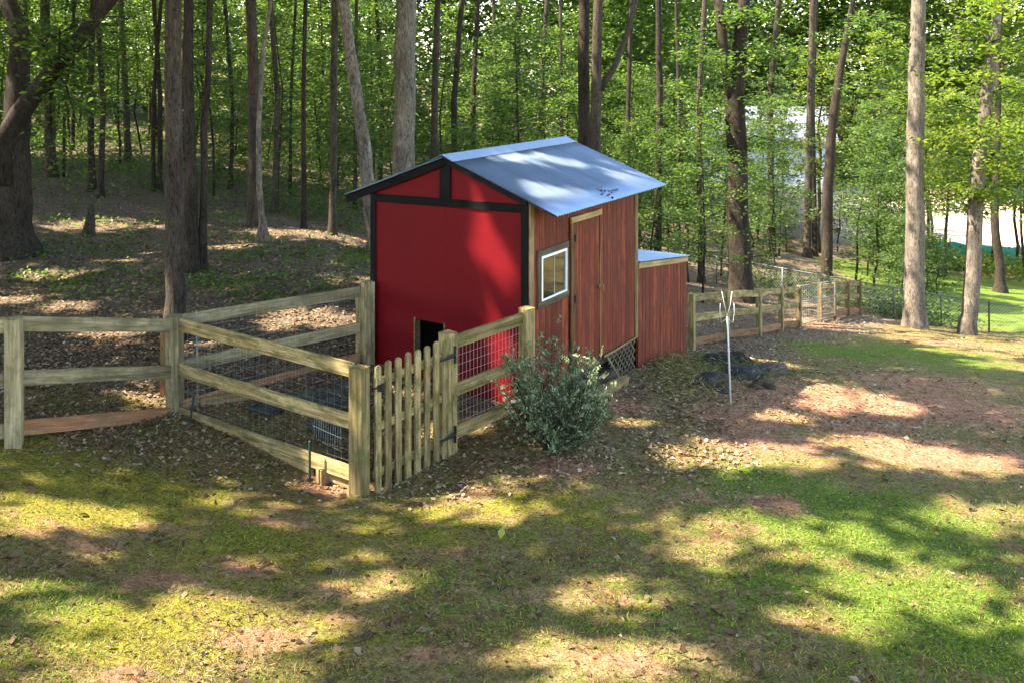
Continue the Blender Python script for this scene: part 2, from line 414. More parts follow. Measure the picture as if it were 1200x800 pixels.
CLAY = [(1120,480,110,26,.85),(900,520,110,20,.7),(1080,450,120,18,.7),(940,465,120,26,1.15),(1010,480,120,24,1),(330,610,60,16,.55),(520,650,70,16,.5),(180,620,70,14,.55),(620,700,80,18,.45),(390,690,90,20,.5),(830,585,60,14,.5),(500,770,80,18,.55),(860,750,60,16,.45),(960,470,90,25,1),(870,490,60,20,1),(1090,530,110,30,.8),(1000,500,80,25,.8),(660,548,45,16,1),(725,475,45,18,.8),(390,572,45,14,1),(910,592,40,16,.9),(300,750,60,16,.9),(190,680,60,12,.8),(280,668,60,14,.7),(740,780,60,20,.7),(100,640,70,20,.6),(560,580,40,14,.6),(1180,540,60,20,.8),(145,790,30,16,1),(870,620,40,15,.5),(70,625,80,20,.5),(960,380,40,8,.6),(1100,400,80,10,.5),(430,730,50,16,.5),(700,770,70,25,.5)]
def masks(x, y):
    t = px_blobs(TURF, x, y); m = px_blobs(MOSS, x, y) * 1.05; c = px_blobs(CLAY, x, y)
    # forest floor and pen: leaf litter everywhere behind the fence line
    lit = np.clip((y - (10.6 + .0 * x)) / 1.5, 0, 1)
    lawn = 1 / (1 + np.exp(-((x * 1.0 - (y - 12.2) * .62) - 1.2) * 1.6))   # right of the shed line
    lit = lit * (1 - lawn * .85)
    left = np.clip((-x * .9 + y - 15.4) / 1.4, 0, 1); lit = np.maximum(lit, left * (1 - lawn))
    near = np.clip((y - 9.0) / 1.2, 0, 1) * .34 * (x < 2.6)
    lit = np.maximum(lit, near)
    sand = np.clip((y - 57) / 4, 0, 1) * np.clip((x - 20) / 8, 0, 1) * np.clip((96 - y) / 6, 0, 1)
    far = np.clip((y - 28) / 5, 0, 1) * np.clip((x - 13.5) / 2, 0, 1) * np.clip((50 - y) / 6, 0, 1)
    t = np.maximum(t, far); lit = lit * (1 - far) * (1 - sand)
    return t, c, lit, m, sand
t_, c_, l_, m_, s_ = masks(gx, gy)
ca = gm.color_attributes.new('cover', 'FLOAT_COLOR', 'POINT'); ca.data.foreach_set('color', np.stack([t_, c_, l_, np.ones_like(t_)], 1).ravel())
cb = gm.color_attributes.new('cover_b', 'FLOAT_COLOR', 'POINT'); cb.data.foreach_set('color', np.stack([m_, s_, np.zeros_like(t_), np.ones_like(t_)], 1).ravel())

def ground_mat():
    m, nt, out = newmat('ground_cover'); N = NT(nt)
    tc = N.n('TexCoord'); P = tc.outputs['Object']
    A = N.n('Attribute', attribute_name='cover'); B = N.n('Attribute', attribute_name='cover_b')
    sa = N.n('SeparateColor'); N.l(A.outputs['Color'], sa.inputs[0]); sb = N.n('SeparateColor'); N.l(B.outputs['Color'], sb.inputs[0])
    n1 = N.noise(P, 2.2, 6, .65); n2 = N.noise(P, 9, 5, .7); n3 = N.noise(P, 38, 5, .75); n4 = N.noise(P, 4.7, 6, .7, .5); n5 = N.noise(P, 1.1, 5, .6)
    # bare soil with straw
    soil = N.ramp(n2, [(.3, (.10, .050, .024)), (.5, (.20, .108, .050)), (.7, (.32, .19, .095))])
    straw = N.ramp(n3, [(.35, (.15, .105, .045)), (.52, (.27, .20, .09)), (.7, (.42, .32, .17))])
    def sel(mask, noise, lo, hi, amt=.9):
        v = N.math('ADD', mask, N.math('MULTIPLY', N.math('SUBTRACT', noise, .5), amt))
        v = N.math('ADD', v, N.math('MULTIPLY', N.math('SUBTRACT', n3, .5), .9))
        r = N.ramp(v, [(lo, (0,0,0)), (hi, (1,1,1))]); return r
    col = N.mix(N.ramp(n1, [(.42, (0,0,0)), (.6, (1,1,1))]), soil, straw)
    gen = N.mix(N.ramp(n3, [(.35, (0,0,0)), (.65, (1,1,1))]), (.09, .098, .022), (.20, .195, .050))
    col = N.mix(N.ramp(n4, [(.40, (0,0,0)), (.58, (.9,.9,.9))]), col, gen)
    litc = N.ramp(n3, [(.3, (.06, .041, .028)), (.45, (.13, .092, .062)), (.58, (.22, .165, .115)), (.72, (.33, .26, .19))])
    col = N.mix(sel(sa.outputs[2], n1, .35, .6), col, litc)
    moss = N.ramp(n3, [(.3, (.075, .072, .012)), (.45, (.16, .148, .020)), (.58, (.26, .235, .032)), (.72, (.38, .31, .07))])
    col = N.mix(sel(N.math('MULTIPLY', sb.outputs[0], N.math('ADD', .35, N.math('MULTIPLY', n1, 1.1))), n4, .30, .62, 1.7), col, moss)
    turf = N.ramp(n3, [(.3, (.055, .085, .014)), (.5, (.11, .165, .022)), (.72, (.20, .25, .05))])
    col = N.mix(sel(sa.outputs[0], n4, .26, .62, 1.5), col, turf)
    clay = N.ramp(N.math('ADD', N.math('MULTIPLY', n2, .5), N.math('MULTIPLY', n3, .5)), [(.35, (.20, .085, .044)), (.5, (.33, .165, .092)), (.66, (.50, .31, .195))])
    col = N.mix(sel(sa.outputs[1], n2, .30, .58, 1.2), col, clay)
    sand = N.ramp(n2, [(.3, (.44, .33, .22)), (.7, (.62, .52, .40))])
    col = N.mix(sb.outputs[1], col, sand)
    n6 = N.noise(P, 75, 3, .7); n7 = N.noise(P, 21, 4, .7)
    col = N.mix(1, col, N.ramp(n6, [(.34, (.35, .30, .26)), (.48, (1, 1, 1))]), 'MULTIPLY')
    col = N.mix(1, col, N.ramp(n7, [(.33, (.55, .47, .40)), (.5, (1, 1, 1)), (.7, (1.25, 1.2, 1.1))]), 'MULTIPLY')
    b = N.n('BsdfPrincipled'); b.inputs['Roughness'].default_value = .95; b.inputs['Specular IOR Level'].default_value = .12
    N.l(col, b.inputs['Base Color'])
    hsum = N.math('ADD', N.math('MULTIPLY', n2, .7), N.math('MULTIPLY', n3, .5))
    bp = N.n('Bump'); bp.inputs['Strength'].default_value = 1.0; bp.inputs['Distance'].default_value = .07
    N.l(hsum, bp.inputs['Height']); N.l(bp.outputs[0], b.inputs['Normal']); N.l(b.outputs[0], out.inputs[0])
    return m
GROUND = link('ground', gm, ground_mat()); tag(GROUND, kind='structure', label='sloping yard and forest floor of moss, red clay, turf and leaf litter', cat='ground')

# ------------------------------------------------------------------ shed
SH = Vector((.2, 11.36, 0)); SYAW = 1.008 - math.pi / 2
SW, SL = 2.44, 3.04
shed = empty('shed', SH, SYAW); tag(shed, 'small red barn-like garden shed with black trim and shiny tin roof', 'shed')
SM = Matrix.Translation(SH) @ Matrix.Rotation(SYAW, 4, 'Z')
ZW = 2.24; ZR = 2.80; SLOPE = (2.80 - 2.20) / (1.22 + .42); OV = .42
def roofz(x): return ZR - abs(x + SW / 2) * SLOPE
T = .018
# front wall: two plywood panels, the left one cut out for the pop hole
hx0, hx1, hz0, hz1 = -1.70, -1.25, .16, .69
m = MB(); xl, xm = -SW + .004, -1.22 - .0004
for (a, b, c, d) in ((xl, hx0, -.12, ZW), (hx1, xm, -.12, ZW), (hx0, hx1, -.12, hz0), (hx0, hx1, hz1, ZW)): m.box(a, b, 0, T, c, d)
fp = link('front_panel', m.mesh('front_panel'), RED, shed); fp['label'] = 'red plywood panel with a square hen hole'
link('front_panel', MB().box(-1.22 + .0004, -.004, 0, T, -.12, ZW).mesh('front_panel'), RED, shed)
for sgn in (0, 1):
    a, b = ((-SW + .004, -1.222), (-1.218, -.004))[sgn]
    link('gable_panel', MB().prism([(a, ZW + .002), (b, ZW + .002), (b, roofz(b) - .05), (a, roofz(a) - .05)], 'y', .004, .004 + T).mesh('gable_panel'), RED, shed)
# pop hole lining
m = MB(); m.box(hx0 - .022, hx0, -.006, .10, hz0, hz1 + .02); m.box(hx1, hx1 + .022, -.006, .10, hz0, hz1 + .02); m.box(hx0, hx1, -.006, .10, hz0 - .02, hz0)
link('hen_hole_frame', m.mesh('hen_hole_frame'), W_TRIM, shed)
def sb(name, p0, p1, W_, T_, mat, wd): return board(name, shed, p0, p1, W_, T_, mat, wd)
sb('corner_trim', (-SW + .045, -.011, -.14), (-SW + .045, -.011, 2.30), .09, .02, W_BLACK, (1, 0, 0))
sb('corner_trim', (-.052, -.011, -.14), (-.052, -.011, 2.30), .10, .02, W_BLACK, (1, 0, 0))
sb('cross_trim', (-SW + .091, -.0115, 2.19), (-.103, -.0115, 2.235), .10, .021, W_BLACK, (0, 0, 1))
sb('king_post_trim', (-1.22, -.012, 2.264), (-1.22, -.012, 2.755), .17, .022, W_BLACK, (1, 0, 0))
for sgn in (-1, 1):
    x1 = -1.22 + sgn * (1.22 + (OV - .02 if sgn < 0 else -.01)); dz = .07 if sgn < 0 else .052
    sb('rake_trim', (-1.22 + sgn * .004, -.03, ZR - dz), (x1, -.03, roofz(x1) - dz), .10 if sgn < 0 else .065, .022, W_BLACK, (0, 0, 1))
# side walls (right one of separate grooved boards), left, back, floor
win = (.18, .95, 1.02, 1.71); dor = (1.02, 1.87, -.02, 1.985)
topz = roofz(0) - .045
bw = .102; nb = int(SL / bw)
def siding(y0, y1, z0, z1, parent=shed, x=0, zt2=None):
    if y1 - y0 < .015 or z1 - z0 < .02: return
    o = board('siding_board', parent, (x - .009, (y0 + y1) / 2, z0), (x - .009, (y0 + y1) / 2, z1), (y1 - y0) - .0025, .018, W_RED, (0, 1, 0), 1, 0)
edges = [.10 + i * (SL - .20) / 20 for i in range(21)]
for i in range(20):
    y0, y1 = edges[i], edges[i+1]; yc = (y0 + y1) / 2
    if dor[0] < yc < dor[1]: siding(y0, y1, 2.0, topz)
    elif win[0] < yc < win[1]: siding(y0, y1, .0, win[2] + .02); siding(y0, y1, win[3] - .02, topz)
    else: siding(y0, y1, .0, topz)
link('wall_backing', MB().box(-.035, -.0195, .02, win[0]+.03, 0, topz).box(-.035, -.0195, win[0]+.03, win[1]-.03, 0, win[2]+.03).box(-.035, -.0195, win[0]+.03, win[1]-.03, win[3]-.03, topz).box(-.035, -.0195, win[1]-.03, SL-.02, 0, topz).mesh('wall_backing'), W_RED, shed)
sb('corner_trim', (.006, .052, -.03), (.006, .052, topz), .095, .024, W_TRIM, (0, 1, 0))
sb('corner_trim', (.006, SL - .05, -.03), (.006, SL - .05, topz), .095, .024, W_TRIM, (0, 1, 0))
link('left_wall', MB().box(-SW, -SW + .02, .02, SL, -.1, topz).mesh('left_wall'), W_RED, shed)
link('back_wall', MB().prism([(-SW, -.1), (0, -.1), (0, topz), (-1.22, ZR - .05), (-SW, topz)], 'y', SL, SL + .02).mesh('back_wall'), W_RED, shed)
link('floor', MB().box(-SW + .02, -.04, .02, SL - .002, -.03, .0).mesh('floor'), INNER, shed)
link('inner_partition', MB().box(-SW + .02, -.04, .75, .76, .005, 2.0).mesh('inner_partition'), INNER, shed)
# skids under the floor
for x in (-.10, -1.22, -2.30): sb('skid', (x, .05, -.10), (x, SL - .05, -.10), .12, .09, DIRTWOOD, (0, 0, 1))
for x, y in ((-.12, .2), (-.12, 1.5), (-.12, 2.85), (-2.3, 2.85)):
    g = h1(*(SM @ Vector((x, y, 0))).xy)
    link('pier_block', MB().box(x - .1, x + .1, y - .1, y + .1, g - .1, -.161).mesh('pier_block'), ROCK, shed)
# window
wf = MB(); a, b, c, d = .272, .918, 1.075, 1.628
for (y0, y1, z0, z1) in ((a, b, d - .03, d), (a, b, c, c + .03), (a, a + .03, c + .031, d - .031), (b - .03, b, c + .031, d - .031)): wf.box(-.03, .020, y0, y1, z0, z1)
W_GREYTRIM2 = plain_mat('grey_sash', (.22, .21, .18), .5)
window = link('window', wf.mesh('window_frame'), WHITE, shed); window['label'] = 'white vinyl sliding window in grey-brown casing'
link('meeting_rail', MB().box(-.012, .012, .583, .605, c + .031, d - .031).mesh('meeting_rail'), W_GREYTRIM2, window)
link('pane', MB().box(.004, .008, a + .031, .582, c + .031, d - .031).mesh('pane'), GLASS, window)
link('pane', MB().box(-.006, -.002, .606, b - .031, c + .031, d - .031).mesh('pane'), GLASS, window)
link('inner_strip', MB().box(-.10, -.095, .36, .52, c, d).box(-.10, -.095, .66, .78, c, d).mesh('inner_strip'), TANSTRIP, window)  # two grey-tan strips behind the panes
for (p0, p1, wd) in (((.012, win[0], win[3] - .035), (.012, win[1], win[3] - .035), (0, 0, 1)), ((.012, win[0], win[2] + .03), (.012, win[1], win[2] + .03), (0, 0, 1)),
                     ((.012, win[0] + .04, win[2] + .064), (.012, win[0] + .04, win[3] - .071), (0, 1, 0)), ((.012, win[1] - .022, win[2] + .064), (.012, win[1] - .022, win[3] - .071), (0, 1, 0))):
    wmat = W_GREYTRIM if 'W_GREYTRIM' in globals() else None
    if wmat is None:
        W_GREYTRIM = wmat = wood_mat('grey_casing', [(.055, .042, .026), (.095, .075, .048), (.145, .118, .078)])
    ww = .075 if wd == (0, 0, 1) else (.08 if p0[1] < .5 else .042)
    o = board('casing', shed, p0, p1, ww, .026, wmat, wd)
# door of five grooved boards
door = empty('door', (0, 0, 0)); door.parent = shed; door['label'] = 'narrow red plank door with tan trim and latch'
dl, dr, db, dt = 1.105, 1.80, .0, 1.915
nbd = 5
for i in range(nbd):
    y0 = dl + i * (dr - dl) / nbd; y1 = dl + (i + 1) * (dr - dl) / nbd
    board('door_board', door, (.004, (y0 + y1) / 2, db), (.004, (y0 + y1) / 2, dt), (y1 - y0) - .0025, .02, W_RED, (0, 1, 0), 1, 0)
link('door_backing', MB().box(-.02, -.0075, dl, dr, db, dt).mesh('door_backing'), W_RED, door)
sb('door_trim', (.010, dor[0], 1.955), (.010, dor[1], 1.955), .075, .028, W_NEW, (0, 0, 1))
sb('door_trim', (.010, dor[0] + .04, -.02), (.010, dor[0] + .04, 1.916), .078, .026, W_DOORT, (0, 1, 0))
sb('door_trim', (.010, dor[1] - .034, -.02), (.010, dor[1] - .034, 1.916), .050, .026, W_DOORT, (0, 1, 0))
lt = MB(); lt.box(.024, .036, 1.76, 1.86, .945, .985); lt.tube([(.03, 1.79, .96), (.075, 1.79, .955), (.075, 1.82, .91)], .010, 6); lt.tube([(.036, 1.845, .965), (.06, 1.845, .965)], .018, 8)
link('latch', lt.mesh('latch'), W_TRIM, door)
for z in (.94, 1.72, .25):
    link('hinge', MB().box(.0235, .030, 1.085, 1.15, z - .04, z + .04).tube([(.034, 1.10, z - .045), (.034, 1.10, z + .045)], .008, 6).mesh('hinge'), DARKM, door)
# roof: corrugated sheets, five a side, ridge cap
def corr_sheet(L, Wd, p=.0637, amp=.011, seg=6):
    """corrugations run along local X (down the slope); Y is along the ridge"""
    n = int(Wd / p * seg); m = MB(); vs = []; fs = []
    cols = 5
    for i in range(n + 1):
        y = Wd * i / n; z = amp * math.cos(2 * math.pi * y / p)
        for k in range(cols): vs.append((L * k / (cols - 1), y, z + rnd.uniform(-.0012, .0012)))
    for i in range(n):
        for k in range(cols - 1):
            q = i * cols + k; fs.append((q, q + 1, q + cols + 1, q + cols))
    m.add(vs, fs); me = m.mesh('roof_sheet', True)
    return me
RL = math.hypot(1.22 + OV, (1.22 + OV) * SLOPE)
y_start, y_end = -.075, SL + .07; ns = 5; sw_ = (y_end - y_start) / ns
for side in (1, -1):
    for i in range(ns):
        o = link('roof_sheet', corr_sheet(RL, sw_ + .03), TIN, shed)
        ang = math.atan(SLOPE)
        y0 = y_start + i * sw_
        if side == 1:
            o.matrix_local = Matrix.Translation((-1.22, y0, ZR + .0015 * (i % 2))) @ Matrix.Rotation(ang, 4, 'Y')
        else:
            o.matrix_local = Matrix.Translation((-1.22, y0 + sw_ + .03, ZR + .0015 * (i % 2))) @ Matrix.Rotation(math.pi, 4, 'Z') @ Matrix.Rotation(ang, 4, 'Y')
        o.modifiers.new('thickness', 'SOLIDIFY').thickness = .002
m = MB(); e = .17
pr = [(-1.22 - e, ZR - e * SLOPE + .013), (-1.22, ZR + .026), (-1.22 + e, ZR - e * SLOPE + .013), (-1.22 + e, ZR - e * SLOPE + .010), (-1.22, ZR + .022), (-1.22 - e, ZR - e * SLOPE + .010)]
m.prism(pr, 'y', y_start - .01, y_end + .01); link('ridge_cap', m.mesh('ridge_cap'), TIN, shed)
link('roof_deck', MB().prism([(-1.22 - 1.6, ZR - 1.6 * SLOPE - .03), (-1.22, ZR - .03), (-1.22 + 1.6, ZR - 1.6 * SLOPE - .03), (-1.22 + 1.6, ZR - 1.6 * SLOPE - .045), (-1.22, ZR - .045), (-1.22 - 1.6, ZR - 1.6 * SLOPE - .045)], 'y', -.02, SL + .04).mesh('roof_deck'), DIRTWOOD, shed)
rl = np.random.default_rng(9); nl = 16; lx = rl.normal(.25, .06, nl); ly = rl.normal(1.55, .12, nl)
lv = np.stack([lx, ly, ZR - np.abs(lx + 1.22) * SLOPE + .018], 1); ld = np.stack([rl.normal(0, 1, nl), rl.normal(0, 1, nl), rl.normal(0, .3, nl)], 1)
ROOFLEAF = (lv, ld)
# lean-to at the back
lean = empty('lean_to', (0, 0, 0)); lean.parent = shed; lean['label'] = 'low red plank lean-to with tin roof'
L0, L1 = SL + .022, SL + 1.88
zt = lambda y: 1.03 + (y - L0) / (L1 - L0) * (.79 - 1.03)
ne = 14
for i in range(ne):
    y0 = L0 + .004 + i * (L1 - L0) / ne; y1 = L0 + (i + 1) * (L1 - L0) / ne; yc = (y0 + y1) / 2
    g = h1(*(SM @ Vector((0, yc, 0))).xy) - .06
    board('siding_board', lean, (-.002, yc, g), (-.002, yc, zt(yc)), (y1 - y0) - .0028, .018, W_RED, (0, 1, 0), 1, 0)
link('wall_backing', MB().prism([(L0, -.95), (L1 - .02, -1.05), (L1 - .02, zt(L1) - .01), (L0, zt(L0) - .01)], 'x', -.03, -.013).mesh('wall_backing'), W_RED, lean)
link('back_wall', MB().box(-SW, -.03, L1 - .025, L1 - .005, -1.05, zt(L1) - .01).mesh('back_wall'), W_RED, lean)
board('fascia', lean, (.014, L0, zt(L0) - .03), (.014, L1 + .02, zt(L1) - .03), .085, .022, W_NEW, (0, 0, 1))
o = link('roof_sheet', corr_sheet(math.hypot(L1 - L0 + .06, .24), SW + .06), TIN, lean)
o.matrix_local = Matrix.Translation((-SW - .02, L0, zt(L0) + .03)) @ Matrix.Rotation(math.pi / 2, 4, 'Z') @ Matrix.Scale(-1, 4, (0, 1, 0)) @ Matrix.Rotation(math.atan(.24 / (L1 - L0)), 4, 'Y')
# lattice skirt: each slat is its own piece
lat = empty('lattice_skirt', (0, 0, 0)); lat.parent = shed; lat['label'] = 'brown diagonal lattice closing the gap below the door side'
poly = [(1.95, .0), (2.93, .0), (2.93, -.50), (2.42, -.52)]
def clip_line(p, d):
    t0, t1 = -9, 9
    for i in range(len(poly)):
        a = Vector(poly[i]); b = Vector(poly[(i+1) % len(poly)]); e = b - a; n = Vector((-e.y, e.x))   # polygon is clockwise
        num = (p - a).dot(n); den = d.dot(n)
        if abs(den) < 1e-9:
            continue
        t = -num / den
        if den > 0: t1 = min(t1, t)
        else: t0 = max(t0, t)
    return t0, t1
for fam, dd in ((0, Vector((1, 1)).normalized()), (1, Vector((1, -1)).normalized())):
    nrm = Vector((-dd.y, dd.x))
    for k in range(-14, 15):
        p = Vector((2.5, -.25)) + nrm * (k * .085)
        t0, t1 = clip_line(p, dd)
        if t1 - t0 > .08:
            a = p + dd * t0; b = p + dd * t1; xo = .006 + fam * .008
            board('slat', lat, (xo, a.x, a.y), (xo, b.x, b.y), .030, .007, W_GREYTRIM, (0, nrm.x, nrm.y), 1, 0)
board('lattice_rail', lat, (.022, 1.93, -.02), (.022, 2.95, -.02), .035, .012, W_TRIM, (0, 0, 1))

# leaning stick and step timbers by the lattice
def W2(v): return SM @ Vector(v)
a = ground_at(735, 458); b = at(712, 418, 13.1)
tag(board('leaning_stick', None, a - Vector((0, 0, .03)), b, .03, .02, W_GREY, (1, 0, 0)), 'thin grey stick leaning against the lattice skirt of the shed', 'stick')
for i, (p, q, lab) in enumerate((((672, 462), (722, 440), 'old timber lying against the shed wall below the door'), ((690, 470), (733, 451), 'short clay-stained timber lying in front of the other timber behind the bush'))):
    a = ground_at(*p); b = ground_at(*q)
    tag(board('step_timber', None, a + Vector((0, 0, .03)), b + Vector((0, 0, .04)), .12, .10, (DIRTWOOD, W_TRIM)[i], (0, 0, 1)), lab, 'timber', 'timbers below the shed door')

# ------------------------------------------------------------------ fences
def post(parent, x, y, zt_, mat, wd=.14, yaw=0, depth=.25, name='post'):
    zb = h1(x, y) - depth
    o = board(name, parent, (x, y, zb), (x, y, zt_), wd, wd, mat, (math.cos(yaw), math.sin(yaw), 0), 3, .002)
    return o
def rail(parent, a, b, mat, W_=.145, T_=.038, name='rail'):
    return board(name, parent, a, b, W_, T_, mat, (0, 0, 1), 4, .004)
def wires(parent, A, B, z0, z1, z0b=None, z1b=None, dx=.051, dz=.102, r=.0006):
    """welded wire mesh between two ground points, z0..z1 at A and z0b..z1b at B"""
    z0b = z0 if z0b is None else z0b; z1b = z1 if z1b is None else z1b
    A = Vector(A); B = Vector(B); L = (B - A).length; m = MB(); n = int(L / dx)
    for i in range(n + 1):
        t = i / n; p = A.lerp(B, t); lo = z0 + (z0b - z0) * t; hi = z1 + (z1b - z1) * t
        m.tube([(p.x, p.y, lo), (p.x, p.y, hi)], r, 3, cap=False)
    k = int((z1 - z0) / dz)
    for i in range(k + 1):
        t = i / k
        m.tube([(A.x, A.y, z0 + (z1 - z0) * t), (B.x, B.y, z0b + (z1b - z0b) * t)], r, 3, cap=False)
    o = link('wire_mesh', m.mesh('wire_mesh'), WIRE, parent); o['kind'] = 'stuff'
    return o

P17 = at(16.5, 500, 9.35); P205 = at(205, 480, 11.1); P421 = at(421, 560, 9.42); P525 = at(525, 530, 10.45)
P622 = Vector((.17, 11.16, 0)); P430 = at(431, 420, 12.55); PL = Vector((-6.3, 8.2, 0))
# left run
f1 = empty('plank_fence', (P17.x, P17.y, 0)); tag(f1, 'three-rail plank fence running from the pen corner past the forest edge', 'fence')
def rel(o, p): return Vector(p) - o.location
class Fen:
    def __init__(s, name, label, origin):
        s.o = empty(name, origin); tag(s.o, label, 'fence', 'wooden plank fences round the yard') ; s.l = Vector(origin)
    def post(s, x, y, zt_, mat, wd=.14, yaw=0, depth=.25):
        zb = h1(x, y) - depth
        return board('post', s.o, Vector((x, y, zb)) - s.l, Vector((x, y, zt_)) - s.l, wd, wd, mat, (math.cos(yaw), math.sin(yaw), 0), 3, .002)
    def rail(s, a, b, mat, W_=.145, T_=.038):
        return board('rail', s.o, Vector(a) - s.l, Vector(b) - s.l, W_, T_, mat, (0, 0, 1), 4, .004)
    def wires(s, A, B, *k, **kw): o = wires(s.o, A, B, *k, **kw); o.location = -s.l; return o
bpy.data.objects.remove(f1)
def lerp2(A, B, t, z): return Vector((A.x + (B.x - A.x) * t, A.y + (B.y - A.y) * t, z))
fa = Fen('plank_fence', 'weathered three-rail plank fence with clay-reddened bottom rail at the forest edge', (P17.x, P17.y, 0))
fa.post(P17.x, P17.y, 1.50, W_GREY, .15, .3); fa.post(PL.x, PL.y, 1.85, W_GREY, .15, .3)
fa.post(P17.x - .06, P17.y + .2, 1.42, W_PINE, .09, .3)
for zl, zr, mt in ((1.43, .955, W_GREY), (.90, .425, W_GREY), (.41, -.065, W_CLAY)):
    fa.rail(lerp2(P17, P205, .035, zl), lerp2(P17, P205, .965, zr), mt)
    fa.rail(lerp2(PL, P17, .04, zl + .38), lerp2(PL, P17, .96, zl + .01), W_GREY)
# front of the pen
fb = Fen('plank_fence', 'mossy three-rail fence along the front of the hen pen, ending at the gate', (P205.x, P205.y, 0))
ya = math.atan2(P421.y - P205.y, P421.x - P205.x)
fb.post(P205.x, P205.y, 1.05, W_GREY, .155, ya + .5); fb.post(P421.x, P421.y, 1.005, W_PINE, .15, ya + .14)
q = at(192, 480, 11.45); fb.post(q.x, q.y, .86, W_CLAY, .07, 0)
for z, mt in ((.958, W_PINE), (.447, W_PINE), (-.065, W_PINE)):
    fb.rail(lerp2(P205, P421, .03, z), lerp2(P205, P421, .972, z), mt)
fb.rail(lerp2(P205, P421, .42, -.212), lerp2(P205, P421, .775, -.215), W_NEW)
fb.rail(lerp2(P205, P421, .79, -.13) + Vector((.02, .03, 0)), lerp2(P205, P421, .972, -.15) + Vector((.02, .03, 0)), W_NEW, .2)
off = Vector((.05, .06, 0))
fb.wires(lerp2(P205, P421, .04, 0) + off, lerp2(P205, P421, .96, 0) + off, -.1, .95, dx=.102)
# back of the pen
fc = Fen('plank_fence', 'grey three-rail fence with wire along the back of the hen pen', (P430.x, P430.y, 0))
fc.post(P430.x, P430.y, 1.10, W_GREY, .14, .6); qq = lerp2(P430, P205, .06, 0)
fc.post(qq.x + .0, qq.y + .12, .95, W_PINE, .07, .6)
for zb, za, mt in ((.985, .985, W_GREY), (.52, .455, W_GREY), (.125, -.01, W_CLAY)):
    fc.rail(lerp2(P430, P205, .05, zb), lerp2(P430, P205, .965, za), mt, .14)
off = Vector((.04, -.05, 0))
fc.wires(lerp2(P430, P205, .05, 0) + off, lerp2(P430, P205, .95, 0) + off, .05, 1.02, -.1, 1.02, dx=.08)
# right of the gate up to the shed corner
fd = Fen('plank_fence', 'short wire-backed plank fence between the picket gate and the shed corner', (P525.x, P525.y, 0))
yb = math.atan2(P622.y - P525.y, P622.x - P525.x)
fd.post(P525.x, P525.y, 1.045, W_PINE, .15, yb + .1); fd.post(P622.x, P622.y, 1.125, W_PINE, .14, yb)
for za, zb in ((.925, 1.01), (.40, .50), (-.07, .04)):
    fd.rail(lerp2(P525, P622, .065, za), lerp2(P525, P622, .94, zb), W_PINE, .14)
off = Vector((-.03, .045, 0))
fd.wires(lerp2(P525, P622, .07, 0) + off, lerp2(P525, P622, .94, 0) + off, -.2, .95, -.1, 1.03, r=.0021)
# picket gate
G0 = at(441, 560, 9.55); G1 = at(520, 530, 10.33)
gate = empty('picket_gate', (G0.x, G0.y, 0)); tag(gate, 'mossy wooden picket gate with rounded tops and black strap hinges', 'gate')
gl_ = Vector((G0.x, G0.y, 0)); gd = Vector((G1.x - G0.x, G1.y - G0.y, 0)); gn = Vector((gd.y, -gd.x, 0)).normalized()
def picket(t, zb_, zt_):
    wd = .078; n = 6; pts = [(-wd/2, zb_), (wd/2, zb_), (wd/2, zt_ - wd * .45)] + [(wd/2 * math.cos(math.pi * k / n), zt_ - wd * .45 + wd * .45 * math.sin(math.pi * k / n)) for k in range(1, n)] + [(-wd/2, zt_ - wd * .45)]
    pts = [(p[1], p[0]) for p in pts][::-1]      # X along the length
    me = MB().prism(pts, 'z', -.011, .011).mesh('picket')
    o = link('picket', me, W_PINE, gate)
    x = Vector((0, 0, 1)); y = gd.normalized(); z = x.cross(y)
    M = Matrix((x, y, z)).transposed().to_4x4(); M.translation = gd * t + gn * .022; o.matrix_local = M
for k in range(8):
    t = k / 7; picket(t, -.335 + .05 * t + rnd.uniform(-.01, .01), .985 + .04 * t + rnd.uniform(-.008, .008))
for z in (-.10, .36, .80):
    o = board('gate_rail', gate, gd * -.02 + Vector((0, 0, z)), gd * 1.02 + Vector((0, 0, z + .02)), .085, .034, W_PINE, (0, 0, 1)); o.location -= gn * .008
board('gate_brace', gate, gd * .05 + Vector((0, 0, -.03)) - gn * .042, gd * .93 + Vector((0, 0, .76)) - gn * .042, .07, .03, W_PINE, (0, 0, 1))
for z in (.80, -.06):
    m = MB(); c0 = gd * .90 + gn * .038 + Vector((0, 0, z)); c1 = gd * 1.10 + gn * .075 + Vector((0, 0, z + .03))
    m.tube([c0, c0.lerp(c1, .5), c1], [.008, .016, .022], 5); m.tube([c1 + Vector((0, 0, -.09)), c1 + Vector((0, 0, .09))], .016, 6)
    link('strap_hinge', m.mesh('strap_hinge'), DARKM, gate)
m = MB(); c0 = gd * -.10 + gn * .05 + Vector((0, 0, .77)); m.tube([c0, gd * .05 + gn * .05 + Vector((0, 0, .78))], .010, 6); m.box(*(sum(([a - .03, a + .03] for a in (gd * .02 + gn * .045 + Vector((0, 0, .76)))), [])))
link('latch', m.mesh('latch'), DARKM, gate)
